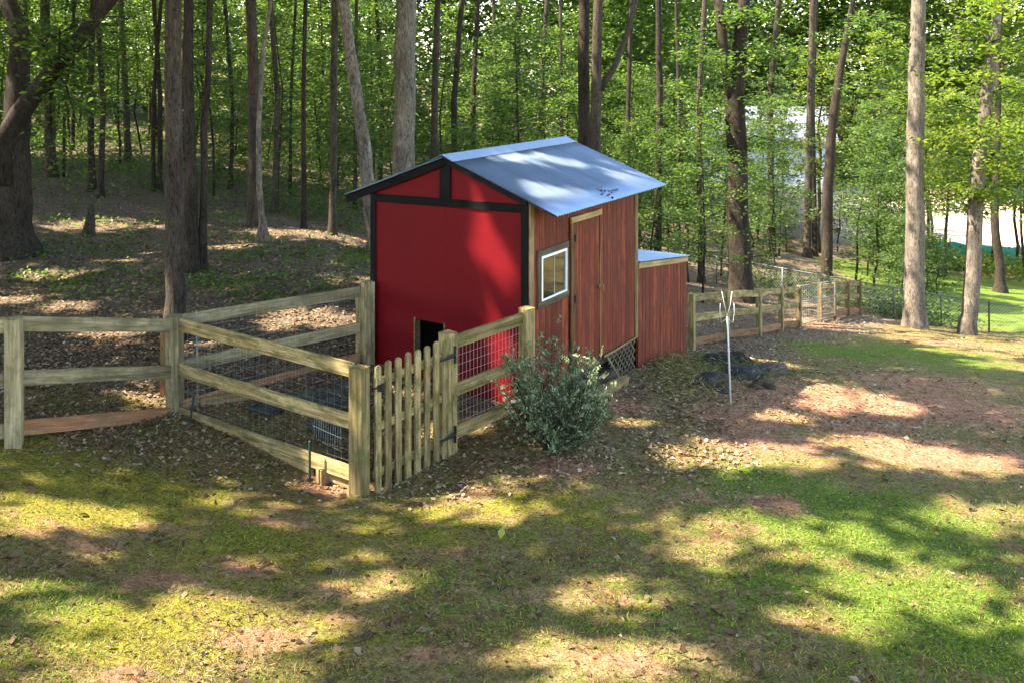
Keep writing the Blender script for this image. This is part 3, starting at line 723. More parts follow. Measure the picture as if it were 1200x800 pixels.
# far fence beyond the lean-to
FO = Vector((3.33, 17.75, 0)); fdir = Vector((math.cos(1.008), math.sin(1.008), 0))
ff = Fen('plank_fence', 'long three-rail plank fence descending the slope beyond the lean-to', (FO.x, FO.y, 0))
sp = [0, 1.85, 3.95, 5.6, 7.1, 9.1, 10.6, 12.2, 13.7]
FH = 1.04
tops = {}
for s_p in sp:
    p = FO + fdir * s_p; g = h1(p.x, p.y); tops[s_p] = g + FH
    o = ff.post(p.x, p.y, g + FH + .01, W_PINE if rnd.random() < .6 else W_TRIM, .115, 1.008)
for i in range(len(sp) - 1):
    if i == 4: continue
    a = FO + fdir * (sp[i] + .05); b = FO + fdir * (sp[i+1] - .05)
    for dz, mt in ((-.08, W_PINE), (-.46, W_PINE), (-.90, W_CLAY)):
        ff.rail((a.x, a.y, tops[sp[i]] + dz), (b.x, b.y, tops[sp[i+1]] + dz), mt, .135)
# pale metal gate in the gap of the far fence
GATEM = plain_mat('dull_gate_tube', (.20, .19, .16), .6, .2)
fg = empty('wire_gate', (FO + fdir * 7.2)); tag(fg, 'pale tube gate with wire infill hanging half open in the far plank fence', 'gate')
ga = Vector((0, 0, 0)); gb = fdir * 1.75 + Vector((.35, -.25, 0)); za = tops[7.1]; zb = tops[9.1]
m = MB(); tr = .016
m.tube([(ga.x, ga.y, za - .02), (gb.x, gb.y, zb + .16)], tr, 6); m.tube([(ga.x, ga.y, za - .42), (gb.x, gb.y, zb - .22)], tr, 6); m.tube([(ga.x, ga.y, za - .98), (gb.x, gb.y, zb - .75)], tr, 6)
m.tube([(ga.x, ga.y, za - .98), (ga.x, ga.y, za)], tr, 6); m.tube([(gb.x, gb.y, zb - .75), (gb.x, gb.y, zb + .17)], tr, 6)
fr_ = link('gate_frame', m.mesh('gate_frame'), GATEM, fg)
o = wires(fg, (ga.x, ga.y, 0), (gb.x, gb.y, 0), za - .98, za - .05, zb - .75, zb + .1, dx=.10, r=.0015)
# chain-link fence
cf = empty('chain_link_fence', (0, 0, 0)); tag(cf, 'low galvanised chain-link fence along the lower edge of the yard', 'fence')
cl_pts = [at(790, 294, 35.5), at(840, 301, 34), at(1005, 330, 29.7), at(1047, 337, 29.8), at(1103, 346, 30), at(1159, 354.5, 30.2), at(1215, 363, 30.4), at(1290, 373, 31)]
CH = 1.05
link('top_rail', MB().tube(cl_pts, .020, 6).mesh('top_rail', True), GALV, cf)
allp = []
for i in range(len(cl_pts) - 1):
    A, B = cl_pts[i], cl_pts[i+1]; k = max(1, round((B - A).length / 2.6))
    for j in range(k): allp.append(A.lerp(B, j / k))
allp.append(cl_pts[-1])
for p in allp:
    link('post', MB().tube([(p.x, p.y, min(p.z - CH, h1(p.x, p.y)) - .1), (p.x, p.y, p.z + .03)], .026, 6).mesh('post', True), GALV if p.x < 14 else DARKM, cf)
m = MB()
for i in range(len(cl_pts) - 1):
    A, B = cl_pts[i], cl_pts[i+1]; L = (B - A).length; n = int(L / .11)
    for j in range(-9, n + 1):
        for sg in (1, -1):
            s0, s1 = (j * .11, j * .11 + CH); u0, u1 = (0, 1)
            if sg < 0: s0, s1 = s1, s0
            def PP(s, u): t = s / L; p = A.lerp(B, t); return Vector((p.x, p.y, p.z - CH * (1 - u)))
            lo, hi = 0.0, 1.0
            ds = s1 - s0
            ta, tb = sorted(((0 - s0) / ds, (L - s0) / ds)); lo = max(lo, ta); hi = min(hi, tb)
            if hi - lo > .05: m.tube([PP(s0 + ds * lo, lo), PP(s0 + ds * hi, hi)], .0016, 3, cap=False)
o = link('wire_mesh', m.mesh('wire_mesh'), WIRE, cf); o['kind'] = 'stuff'

# ------------------------------------------------------------------ small things about the yard
# pronged garden pole
pp = ground_at(857, 475); pl = empty('pronged_pole', pp); tag(pl, 'slim white metal pole with an upturned fork at the top, stuck in bare clay', 'pole')
hp = (475 - 372) / F * pp.y; lean_v = Vector((-.035, 0, 0))
link('shaft', MB().tube([(0, 0, -.2), (-.03, 0, hp * .5), (-.055, 0, hp)], .012, 8).mesh('shaft', True), PALE, pl)
s = pp.y / F
for name, pts in (('prong', [(0, 0), (-3, 14), (-6, 29)]), ('prong', [(0, 0), (4, 13), (6, 29)])):
    link(name, MB().tube([(-.055 + a * s, .01, hp + b * s) for a, b in pts], .004, 6).mesh('prong', True), PALE, pl)
for sg in (-1, 1):
    link('hook', MB().tube([(-.055, .0, hp - .02), (-.055 + sg * 7 * s, 0, hp - .08), (-.055 + sg * 8.5 * s, 0, hp + .06), (-.055 + sg * 8 * s, 0, hp + .17)], .004, 6).mesh('hook', True), PALE, pl)
# stakes
def stake(name, base, top_py, r, mat, label, leanx=0):
    b = ground_at(*base) if len(base) == 2 else at(*base)
    hh = (base[1] - top_py) / F * b.y
    m = MB(); m.tube([(0, 0, -.12), (leanx * .5, 0, hh * .5), (leanx, 0, hh * .98), (leanx, 0, hh)], [r, r, r, r * .5], 7)
    m.box(-r * 2.4, r * 2.4, -r * .5, r * .5, .02, .05)
    o = link(name, m.mesh(name), mat); o.location = b; tag(o, label, 'stake'); return o
GST = plain_mat('dark_green_stake', (.02, .035, .025), .5)
stake('metal_stake', (363, 566), 516, .013, GST, 'dark green metal stake by the wood block at the pen fence')
stake('garden_stake', (222, 496), 463, .014, PLASTIC, 'short black stake leaning beside the pen corner post', .05)
b = at(226, 488, 11.0); o = link('fibreglass_rod', MB().tube([(0, 0, -.6), (0, 0, .5), (-.01, 0, 1.05)], [.009, .009, .007], 7).mesh('fibreglass_rod', True), GATEM); o.location = (b.x, b.y + .15, h1(b.x, b.y + .15) + .1); tag(o, 'thin white rod standing inside the pen corner', 'rod')
# wood block against the bottom board
p = ground_at(378, 566); o = board('wood_block', None, p + Vector((0, 0, -.03)), p + Vector((0, 0, .16)), .10, .10, W_NEW, (.7, -.7, 0)); tag(o, 'short sawn wood block propped against the pen fence bottom board', 'block')
# inside the pen
def pen_pt(px, py): return ground_at(px, py)
p = pen_pt(316, 481); tr_ = empty('feed_tray', p, -.5); tag(tr_, 'flat black plastic tray lying on the pen floor', 'tray')
link('tray_base', MB().box(-.15, .15, -.15, .15, .01, .03).mesh('tray_base'), PLASTIC, tr_)
link('rim', MB().box(-.16, .16, -.165, -.151, .005, .05).box(-.16, .16, .151, .165, .005, .05).box(-.165, -.151, -.15, .15, .005, .05).box(.151, .165, -.15, .15, .005, .05).mesh('rim'), PLASTIC, tr_)
for i, (q, sx, sy, lab) in enumerate((((388, 470), .42, .28, 'faded green mat spread on the pen floor near the shed'), ((402, 500), .36, .2, 'faded green mat strip lying beside the wire rack'))):
    p = pen_pt(*q); me = MB(); vs = []; fs = []; n = 8
    for a in range(n + 1):
        for b_ in range(n + 1):
            X = (a / n - .5) * 2 * sx; Y = (b_ / n - .5) * 2 * sy; cA, sA = math.cos(.7), math.sin(.7)
            wx, wy = p.x + X * cA - Y * sA, p.y + X * sA + Y * cA
            vs.append((wx - p.x, wy - p.y, h1(wx, wy) - p.z + .018 + rnd.uniform(0, .012)))
    for a in range(n):
        for b_ in range(n): k = a * (n+1) + b_; fs.append((k, k + n + 1, k + n + 2, k + 1))
    me.add(vs, fs); o = link('ground_mat', me.mesh('ground_mat', True), GREENMAT); o.location = p; o.modifiers.new('t', 'SOLIDIFY').thickness = .01
    tag(o, lab, 'mat', 'mats on the pen floor')
p = pen_pt(383, 524); rk = empty('wire_rack', p, -.75); tag(rk, 'bent pale wire rack standing on the pen floor by the front fence', 'rack')
m = MB()
for z in (.02, .16, .30): m.tube([(-.26, 0, z), (.26, .0, z)], .004, 5)
link('rail', m.mesh('rail'), WIRE, rk)
for k in range(12): link('bar', MB().tube([(-.24 + k * .043, 0, .02), (-.24 + k * .043, .01, .30)], .002, 4).mesh('bar'), WIRE, rk)
# timber edging inside the pen
for i, (q, r_, lab) in enumerate((((242, 463), (352, 438), 'narrow timber edging across the middle of the pen'), ((235, 478), (300, 466), 'short timber edging near the pen corner'))):
    a = pen_pt(*q); b = pen_pt(*r_)
    tag(board('edging_timber', None, a + Vector((0, 0, .04)), b + Vector((0, 0, .05)), .10, .06, (DIRTWOOD, W_TRIM)[i], (0, 0, 1)), lab, 'timber', 'timbers in the pen')
# rocks and old stump pieces in the pile behind the pole
def rock(name, loc, sx, sy, sz, seed, mat, label, cat='rock', group='dark lumps by the lean-to'):
    import bmesh
    from mathutils import noise as mn
    bm = bmesh.new(); bmesh.ops.create_icosphere(bm, subdivisions=4, radius=1)
    r2 = np.random.default_rng(seed); o3 = Vector(r2.random(3) * 50)
    for v in bm.verts:
        c = v.co.copy(); k = 1 + .42 * mn.fractal(c * 1.3 + o3, .9, 2.1, 5) + .10 * mn.noise(c * 7 + o3)
        v.co = Vector((c.x * sx, c.y * sy, max(c.z, -.5) * sz)) * k
    me = bpy.data.meshes.new(name); bm.to_mesh(me); bm.free()
    me.polygons.foreach_set('use_smooth', [True] * len(me.polygons))
    o = link(name, me, mat); o.location = loc; o.rotation_euler = (0, 0, r2.random() * 6); tag(o, label, cat, group); return o
rk_l = [((838, 428), .32, .22, .19, ROCK, 'rounded dark grey rock at the top of the heap beside the lean-to'), ((868, 440), .46, .27, .13, ROCK, 'long flat dark rock lying in the weedy heap'), ((828, 448), .38, .22, .10, ROCK, 'low dark slab at the front of the weedy heap'),
        ((900, 436), .36, .2, .10, DIRTWOOD, 'dark rotten log end beside the bare clay'), ((893, 455), .22, .18, .13, DIRTWOOD, 'brown mossy lump of stump at the edge of the bare clay'), ((862, 424), .30, .2, .15, ROCK, 'small dark rock behind the pronged pole'), ((843, 458), .26, .17, .08, ROCK, 'flat half-buried grey stone in front of the heap')]
for i, (q, sx, sy, sz, mt, lab) in enumerate(rk_l):
    p = ground_at(*q); rock('rock' if mt is ROCK else 'stump_chunk', p - Vector((0, 0, sz * .1)), sx, sy, sz, 20 + i, mt, lab, 'rock' if mt is ROCK else 'stump')
# tree stump in the woods
p = ground_at(104, 276); o = link('tree_stump', MB().tube([(0, 0, -.1), (0, 0, .05), (.02, 0, .3), (.03, .02, .5), (.05, .02, .60)], [.2, .14, .10, .085, .05], 7, rough=.3, rnd_=rnd).mesh('tree_stump'), BARK_M); o.location = p; tag(o, 'broken brown stump standing in the leaf litter of the woods', 'stump')

# ------------------------------------------------------------------ leaves, trees, bushes
def leaf_mesh(name, C, D, Nn, L, Wd, fold=.18):
    n = len(C); D = D / np.linalg.norm(D, axis=1, keepdims=True)
    S = np.cross(D, Nn); S /= np.maximum(np.linalg.norm(S, axis=1, keepdims=True), 1e-6); U = np.cross(S, D)
    L = np.broadcast_to(L, (n,))[:, None]; Wd = np.broadcast_to(Wd, (n,))[:, None]
    V = np.empty((n, 4, 3)); V[:, 0] = C - D * L * .5; V[:, 1] = C + S * Wd * .5 + U * fold * Wd - D * L * .05; V[:, 2] = C + D * L * .5; V[:, 3] = C - S * Wd * .5 + U * fold * Wd - D * L * .05
    me = bpy.data.meshes.new(name); me.vertices.add(n * 4); me.vertices.foreach_set('co', V.ravel())
    b = np.arange(n)[:, None] * 4; idx = np.concatenate([b + [0, 1, 2], b + [0, 2, 3]], 1).ravel()
    me.loops.add(n * 6); me.loops.foreach_set('vertex_index', idx); me.polygons.add(n * 2); me.polygons.foreach_set('loop_start', np.arange(0, n * 6, 3))
    me.update(calc_edges=True); return me
def rand_dirs(n, tilt, r):
    """leaf directions (roughly horizontal) and normals tilted from the vertical by about tilt radians"""
    a = r.random(n) * 2 * np.pi; d = np.stack([np.cos(a), np.sin(a), r.normal(-.15, .35, n)], 1)
    nn = np.stack([r.normal(0, tilt, n), r.normal(0, tilt, n), np.ones(n)], 1); nn /= np.linalg.norm(nn, axis=1, keepdims=True)
    return d, nn

def sapling_meshes(seed, Hh, Rr, nb, per, leafL, zlow=.15, tr_r=.05, tilt=.55):
    r = np.random.default_rng(seed); rr = random.Random(seed)
    m = MB(); n = 8; pts = []; x = y = 0
    for i in range(n + 1):
        pts.append(Vector((x, y, Hh * i / n - (.3 if i == 0 else 0)))); x += rr.uniform(-.16, .16); y += rr.uniform(-.16, .16)
    m.tube(pts, [tr_r * (1 - .85 * i / n) for i in range(n + 1)], 6)
    Cs = []; 
    for b in range(nb):
        t = zlow + (1 - zlow) * (b + rr.random()) / nb; k = min(n - 1, int(t * n)); p = pts[k].lerp(pts[k+1], t * n - k)
        az = b * 2.4 + rr.uniform(-.5, .5); ln = Rr * (.45 + .55 * rr.random()) * (1.0 - .55 * max(0, t - .45) / .55)
        up = rr.uniform(-.05, .35)
        d = Vector((math.cos(az), math.sin(az), up)); bp = [p + d * ln * s_ + Vector((0, 0, -.16 * ln * s_ * s_)) for s_ in (0, .35, .7, 1)]
        m.tube(bp, [tr_r * .35, tr_r * .25, tr_r * .15, .004], 4, cap=False)
        q = r.random(per) ** .7; ii = np.minimum((q * 3).astype(int), 2); f = q * 3 - ii
        B = np.array([list(v) for v in bp]); base = B[ii] * (1 - f)[:, None] + B[ii + 1] * f[:, None]
        side = np.array([-math.sin(az), math.cos(az), 0]); spread = .16 + .30 * ln * np.sqrt(q) * (1.15 - q * .75)
        base = base + side * (r.normal(0, 1, per) * spread * .75)[:, None] + np.array([math.cos(az), math.sin(az), 0]) * r.normal(0, .1, per)[:, None]
        base[:, 2] += r.normal(0, .10, per) - np.abs(r.normal(0, .08, per))
        Cs.append(base)
    C = np.concatenate(Cs); d, nn = rand_dirs(len(C), tilt, r)
    L = leafL * r.uniform(.7, 1.25, len(C))
    return m.mesh('trunk', True), leaf_mesh('crown', C, d, nn, L, L * .58)

# --- named trees: base-to-top path in photo pixels at one depth
TALL = []
def tall_tree(label, d, path, mat, htop=15, seed=0, name='tall_tree', extra=None, flare=1.45):
    rr = random.Random(seed)
    pts = [at(px, py, d) for px, py, _ in path]; rad = [w_ / 2 / F * d for _, _, w_ in path]
    base = pts[0].copy(); base.z = h1(base.x, base.y)
    # refine the path: flare at the foot, small wobble, extension up into the crown
    fp_, fr_ = [], []
    fp_.append(base - Vector((0, 0, .35))); fr_.append(rad[0] * flare * 1.1); fp_.append(base + Vector((0, 0, .03))); fr_.append(rad[0] * flare)
    fp_.append(base + Vector((0, 0, .35))); fr_.append(rad[0] * 1.08)
    for i in range(1, len(pts)):
        for k in range(1, 5):
            t = k / 4; q = (base if i == 1 else pts[i-1]).lerp(pts[i], t)
            if q.z < base.z + .5: continue
            q = q + Vector((rr.uniform(-1, 1), rr.uniform(-1, 1), 0)) * rad[i] * .10
            fp_.append(q); fr_.append(rad[i-1] + (rad[i] - rad[i-1]) * t)
    dirn = (fp_[-1] - fp_[-4]).normalized(); dirn = (dirn + Vector((0, 0, 1.2))).normalized(); p = fp_[-1].copy(); r0 = fr_[-1]
    st = max(0, htop - p.z) / 6
    for k in range(6):
        p = p + dirn * st + Vector((rr.uniform(-.12, .12), rr.uniform(-.12, .12), 0)); fp_.append(p.copy()); fr_.append(r0 * (1 - .14 * (k + 1)))
    o = empty(name, base); tag(o, label, 'tree', 'trees around the yard')
    m = MB(); m.tube([q - base for q in fp_], fr_, 12, rough=.05, rnd_=rr)
    if extra:
        for ex in extra:
            m.tube([at(px, py, d + dd) - base for px, py, w_, dd in ex], [w_ / 2 / F * d for _, _, w_, dd in ex], 9, rough=.05, rnd_=rr)
    # upper limbs
    for k in range(7):
        q = fp_[-1 - (k % 5)] - base; az = rr.random() * 6.28; ln = rr.uniform(2, 4)
        m.tube([q, q + Vector((math.cos(az) * ln * .5, math.sin(az) * ln * .5, ln * .3)), q + Vector((math.cos(az) * ln, math.sin(az) * ln, ln * .45))], [r0 * .35, r0 * .2, .015], 5, cap=False)
    link('trunk', m.mesh('trunk', True), mat, o)
    TALL.append((o, Vector((p.x, p.y, 0)), base))
    return o
T_ = tall_tree
T_('massive dark-barked tree whose thick limb slants up over the woods', 18, [(12,292,50),(18,220,36),(20,120,28),(24,40,22),(10,0,18)], BARK_D, 15, 1,
   extra=[[(6,215,26,-.2),(0,175,25,-.3),(22,135,23,-.4),(48,100,20,-.5),(82,58,17,-.6),(128,2,14,-.7),(190,-60,10,-.8)]])
T_('straight grey-barked trunk rising just behind the pen corner post', 13, [(205,395,23),(204,200,21),(202,0,18)], BARK_M, 15, 2)
T_('dark trunk, the thicker of two growing from one foot behind the straight grey trunk', 16.3, [(224,327,18),(224,200,13),(220,80,12),(221,0,11)], BARK_D, 15, 3, flare=1.2)
T_('slim dark curved trunk, the thinner of two growing from one foot', 16.4, [(237,325,11),(239,220,8),(239,150,8),(244,90,7),(246,0,7)], BARK_D, 13, 4, flare=1.2)
T_('mid-brown trunk standing in the woods behind the leaning short trunk', 21.5, [(297,247,14),(297,120,13),(294,0,12)], BARK_M, 15, 5)
T_('slender short-looking grey trunk with a flared foot in the leaf litter', 18.8, [(308,280,8),(304,220,7),(303,150,6),(308,60,5),(318,0,4)], BARK_L, 12, 6, flare=2.0)
T_('thin straight brown trunk growing left of the shed roof', 20, [(390,268,9),(391,130,8),(393,0,8)], BARK_M, 14, 7)
T_('pale leaning trunk that passes behind the left eave of the shed', 19, [(440,300,17),(430,200,16),(418,110,14),(402,0,12)], BARK_L, 14, 8)
T_('thick pale-barked trunk rising behind the shed gable', 22, [(473,300,28),(474,120,25),(476,0,24)], BARK_L, 16, 9)
T_('dark trunk, left of the close pair behind the roof ridge', 24, [(684,300,15),(684,120,14),(684,0,13)], BARK_D, 15, 10)
T_('brown trunk, right of the close pair behind the roof ridge, with a pale side limb', 23.5, [(698,310,14),(698,150,13),(701,0,11)], BARK_M, 15, 11, extra=[[(704,105,8,0),(722,75,7,.1),(738,30,6,.2),(748,-10,5,.3)]])
T_('stout rough-barked trunk that forks, beyond the plank fence', 29, [(868,331,29),(865,220,24),(862,110,22),(872,0,13)], BARK_D, 14, 12, extra=[[(862,130,15,0),(853,95,12,-.1),(846,40,11,-.2),(840,-10,10,-.2)]])
T_('thin dark trunk with crooked branches, in the thicket behind the far gate', 34, [(969,325,14),(970,220,12),(975,150,11),(985,80,9),(1000,0,6)], BARK_D, 13, 13)
T_('tall pale straight trunk inside the chain-link fence', 27, [(1072,386,25),(1072,260,21),(1073,120,19),(1077,0,16)], BARK_L, 15, 14, flare=1.22)
T_('pale leaning trunk beside the tall straight one, sunlit at its foot', 27, [(1134,393,19),(1140,300,18),(1147,190,16),(1160,80,13),(1168,20,10)], BARK_L, 14, 15, flare=1.2)
T_('dark curved trunk standing on the lower lawn outside the chain-link fence', 42, [(1172,346,13),(1172,310,11),(1166,270,9),(1167,230,8),(1170,120,7)], BARK_D, 9, 16)
thin = [(108,236,8,26,BARK_D),(118,240,7,25,BARK_D),(60,232,13,28,BARK_M),(180,230,5,27,BARK_D),(187,228,6,27,BARK_D),(322,240,7,26,BARK_M),(356,255,6,23,BARK_D),(506,250,9,28,BARK_M),(533,255,8,30,BARK_D),(554,250,7,33,BARK_D),(606,240,9,34,BARK_D),
        (632,245,7,36,BARK_M),(770,290,9,31,BARK_D),(822,300,8,33,BARK_M),(905,285,8,44,BARK_D),(946,290,9,46,BARK_M),(955,285,6,47,BARK_D),(735,270,6,36,BARK_D),(270,232,5,29,BARK_D),(150,225,8,32,BARK_M),(30,228,6,33,BARK_D),(340,236,4,30,BARK_D),(660,250,5,40,BARK_M),(795,285,5,40,BARK_D),(580,250,5,42,BARK_M),(85,226,5,35,BARK_D),(212,228,9,33,BARK_M),(445,250,6,34,BARK_D),(416,250,5,30,BARK_M)]
for i, (px, py, w_, d, mt) in enumerate(thin):
    o = T_('thin straight forest trunk standing deep in the shaded woods', d, [(px, py, w_), (px + rnd.uniform(-4, 4), 120, w_ * .9), (px + rnd.uniform(-9, 9), 0, w_ * .8)], mt, 12, 40 + i)
    o['group'] = 'thin forest trunks'
# shade trees outside the picture on the left, whose crowns dapple the yard
SHADE = [(-8.5, 4.5), (-11, 9), (-12.5, 14.5), (-13, 1), (-17, 7), (-18, 15), (-8, -3), (-22, 2), (-24, 12), (-16, 22), (-3, -4), (-15, -6), (-4.5, 1.0)]
for i, (x, y) in enumerate(SHADE[:12]):
    b = Vector((x, y, h1(x, y))); rr = random.Random(200 + i)
    o = empty('shade_tree', b); tag(o, 'tall shade tree of the woods standing beyond the left fence', 'tree', 'shade trees beyond the left fence')
    m = MB(); pts = [Vector((rr.uniform(-.15, .15), rr.uniform(-.15, .15), -.3 + k * 2.1)) for k in range(8)]
    m.tube(pts, [.24 - .022 * k for k in range(8)], 10, rough=.05, rnd_=rr)
    for k in range(8):
        q = pts[4 + k % 4]; az = k * 2.4; ln = rr.uniform(2.5, 4.5)
        m.tube([q, q + Vector((math.cos(az) * ln * .5, math.sin(az) * ln * .5, ln * .3)), q + Vector((math.cos(az) * ln, math.sin(az) * ln, ln * .45))], [.08, .05, .015], 5, cap=False)
    link('trunk', m.mesh('trunk', True), BARK_M, o)
    TALL.append((o, Vector((x, y, 0)), b))

# --- the canopy: leaf clusters shared out to the nearest tree; gaps where the yard is sunlit
SUNNY = []          # (world point, radius): places the sun reaches
def sg(px, py, r): SUNNY.append((ground_at(px, py), r))
for a in [(215,770,.55),(160,775,.3),(255,745,.4),(180,790,.3),(240,715,.25),(40,600,.35),(20,690,.25),(110,610,.2),(560,585,.42),(590,598,.25),(520,600,.2),(850,535,.55),(800,540,.35),(900,530,.45),(940,540,.3),(830,620,.3),(880,622,.5),(860,632,.3),(1000,630,.3),(960,655,.2),(1060,690,.5),(1110,690,.35),(985,725,.25),(720,775,.4),(670,770,.3),(870,482,.35),(895,486,.35),(920,490,.3),(845,480,.25),
          (950,455,.6),(990,465,.6),(1030,475,.5),(960,475,.4),(1060,530,.6),(1110,540,.5),(1150,545,.4),(1000,522,.4),(1190,430,.8),(1150,415,.6),(1100,410,.5),(1140,605,.35),(1180,600,.3),(980,385,.9),(950,378,.6),(900,425,.5),(1000,378,.8),(1180,370,2.5),(1140,360,1.8),(1200,350,3),
          (395,570,.2),(410,575,.15),(640,520,.2),(720,475,.3),(735,495,.25),(520,505,.25),(560,500,.15),(370,375,.5),(400,378,.5),(330,380,.3),(60,325,.5),(20,350,.6),(200,265,.5),(110,265,.9),(350,272,1.0),(380,276,.8),(270,290,.5),(415,330,.4),(150,300,.4),(80,360,.4),(130,390,.4),(230,400,.3),(170,470,.25),(480,460,.2),(700,700,.25),(640,760,.2),(450,690,.2),(100,720,.25),(1190,280,7),(1150,270,6),(330,735,.3)]: sg(*a)
def sl(x, y, z, r): SUNNY.append((SM @ Vector((x, y, z)), r))
# on the tin roof
for (x, y, r) in [(-.95,1.0,.16),(-.85,1.35,.22),(-.75,1.75,.24),(-.6,2.0,.2),(-.45,2.2,.16),(-.2,.55,.2),(.0,.35,.2),(.15,.8,.2),(.2,.25,.18),(.1,1.1,.14),(.3,2.6,.22),(.3,2.95,.2),(.0,2.5,.12),(-1.0,.7,.10)]: sl(x, y, roofz(x), r * .9)
# on the front wall and gable
for (x, z, r) in [(-.42,.55,.17),(-.38,.25,.17),(-.36,.0,.15),(-.40,.8,.13),(-.75,1.6,.13),(-.7,1.35,.12),(-.15,1.7,.06),(-1.95,2.4,.09),(-.75,2.40,.12),(-.45,2.33,.08),(-2.0,1.3,.08)]: sl(x, -.01, z, r * (1.15 if z < .9 else .5))
SP = np.array([list(p) for p, r in SUNNY]); SR = np.array([r for p, r in SUNNY]); SV = np.array(list(SDIR))
def sunlit_cull(C, size):
    """False for leaves that would stand between the sun and one of the sunny places"""
    keep = np.ones(len(C), bool)
    jit = 1 + .35 * np.random.default_rng(3).normal(0, 1, len(C))
    for p, r in zip(SP, SR):
        v = C - p; t = v @ SV; q = v - t[:, None] * SV
        keep &= ~((t > 0) & (np.linalg.norm(q, axis=1) < r * 1.15 * np.clip(jit, .5, 1.4) + size * .22))
    return keep
r = np.random.default_rng(11)
# cluster centres: over the yard's sun path and the woods; open above the clearing on the right and behind the camera
kx, ky = -SDIR.x / SDIR.z, -SDIR.y / SDIR.z       # shadow offset per metre of height
def clusters(n, x0, x1, y0, y1, zlo=8.5, zhi=17.5):
    return r.uniform(x0, x1, n), r.uniform(y0, y1, n), r.uniform(zlo, zhi, n)
# the woods: open enough for sun to reach the understory
ax, ay, az_ = clusters(2600, -42, 26, -9, 58)
edge = ax - (2.0 + .10 * ay)
dens = np.where(edge > 0, np.exp(-edge / 4.0) * .8 + .05, 1.0) * np.where(ay > 22, .6, .5)
dens *= np.where((ax > 4) & (ay > 40), .8, 1) * np.where((ay < 2) & (ax > -4), .35, 1)
kp = r.random(len(ax)) < dens; ax, ay, az_ = ax[kp], ay[kp], az_[kp]
# extra leaf clusters added between the sun and the yard to shade it
bx, by, bz = clusters(9400, -37, 3, 0, 33, 9, 17)
gx_, gy_ = bx + kx * bz, by + ky * bz
kp = (gx_ > -24) & (gx_ < 13) & (gy_ > 2.5) & (gy_ < 32) & (gx_ < 11 - (gy_ - 14) * .55) & (r.random(len(bx)) < np.where(gy_ < 9.8, .62, .95)); bx, by, bz = bx[kp], by[kp], bz[kp]
# more unseen leaf clusters, added along the sun path to shade the shed
nq = 420; qt = r.uniform(11, 18, nq); qo = r.normal(0, 1, (nq, 3)) * np.array([1.2, 1.2, 1.2]) + np.array([-.55, 12.35, 1.35]) + qt[:, None] * np.array(list(SDIR))
ok = qo[:, 2] > 8.3; qo = qo[ok]
cx, cyy, cz = np.concatenate([ax, bx, qo[:, 0]]), np.concatenate([ay, by, qo[:, 1]]), np.concatenate([az_, bz, qo[:, 2]])
floor_z = HC + .0575 * np.maximum(cyy, 0) + 2.2      # lowest leaves stay above what the trunks show
cz = np.maximum(cz, floor_z)
per = 34; na = len(ax)
C = np.repeat(np.stack([cx, cyy, cz], 1), per, 0); own = np.repeat(np.arange(len(cx)), per)
fine = own >= na
C = C + r.normal(0, 1, C.shape) * np.where(fine, .42, .7)[:, None] * np.array([1, 1, .55])
keep = sunlit_cull(C, .24); C = C[keep]; own = own[keep]
tp = np.array([[t[1].x, t[1].y] for t in TALL])
cl_own = np.argmin(((cx[:, None] - tp[None, :, 0]) ** 2 + (cyy[:, None] - tp[None, :, 1]) ** 2), axis=1)
lo = cl_own[own]
for ti, (o, top, base) in enumerate(TALL):
    sel = lo == ti
    if sel.sum() < 20: continue
    c = C[sel] - np.array(list(base)); n = len(c); d, nn = rand_dirs(n, .6, r); L = .31 * r.uniform(.7, 1.25, n)
    link('crown', leaf_mesh('crown', c, d, nn, L, L * .62), G_CAN, o)

# --- understory saplings: eight kinds of mesh, shared
VAR = []
for i in range(8):
    Hh = [5.5, 7, 4.2, 8, 6, 3.4, 7.5, 9][i]
    VAR.append((sapling_meshes(300 + i, Hh, [1.7, 2.1, 1.5, 2.3, 2.0, 1.4, 2.2, 2.6][i], [24, 28, 20, 32, 26, 18, 30, 36][i], 125, .125, zlow=[.2, .25, .12, .3, .15, .1, .25, .2][i]), Hh))
for (tm, lm), _ in VAR: tm.materials.append(BARK_D); lm.materials.append(G_UNDER)
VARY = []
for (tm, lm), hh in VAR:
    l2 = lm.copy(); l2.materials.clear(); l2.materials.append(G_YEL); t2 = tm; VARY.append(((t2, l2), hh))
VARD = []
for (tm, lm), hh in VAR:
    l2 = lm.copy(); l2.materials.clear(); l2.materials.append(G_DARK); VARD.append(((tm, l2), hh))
def sapling(x, y, k, scale, fam, label, group, name='sapling'):
    (tm, lm), hh = fam[k % 8]
    o = empty(name, (x, y, h1(x, y) - .05), rnd.uniform(0, 6.28)); o.scale = (scale,) * 3
    tag(o, label, 'tree', group)
    link('trunk', tm, None, o); link('crown', lm, None, o)
    return o
cnt = 0
# left and middle woods
r3 = random.Random(77)
spots = []
def put(n, x0f, x1f, d0, d1, fam, label, group, smin, smax, mind=1.5, zs=None):
    k = 0; tries = 0
    while k < n and tries < n * 60:
        tries += 1
        d = d0 + (d1 - d0) * r3.random(); px = x0f + (x1f - x0f) * r3.random(); x = (px - 600) / F * d
        if any((x - a) ** 2 + (d - b) ** 2 < mind ** 2 for a, b in spots): continue
        spots.append((x, d)); k += 1
        sapling(x, d, r3.randrange(8), r3.uniform(smin, smax), fam, label, group)
put(30, -60, 640, 26, 36, VAR, 'leafy sapling in the front of the shaded woods', 'saplings in the woods', .75, 1.05, 1.7)
put(48, -80, 780, 36, 54, VAR, 'leafy sapling further back in the woods', 'saplings further back in the woods', .9, 1.3, 1.7)
put(9, 560, 860, 27, 36, VAR, 'leafy sapling growing on the slope behind the shed roof', 'saplings behind the shed', .8, 1.15, 1.6)
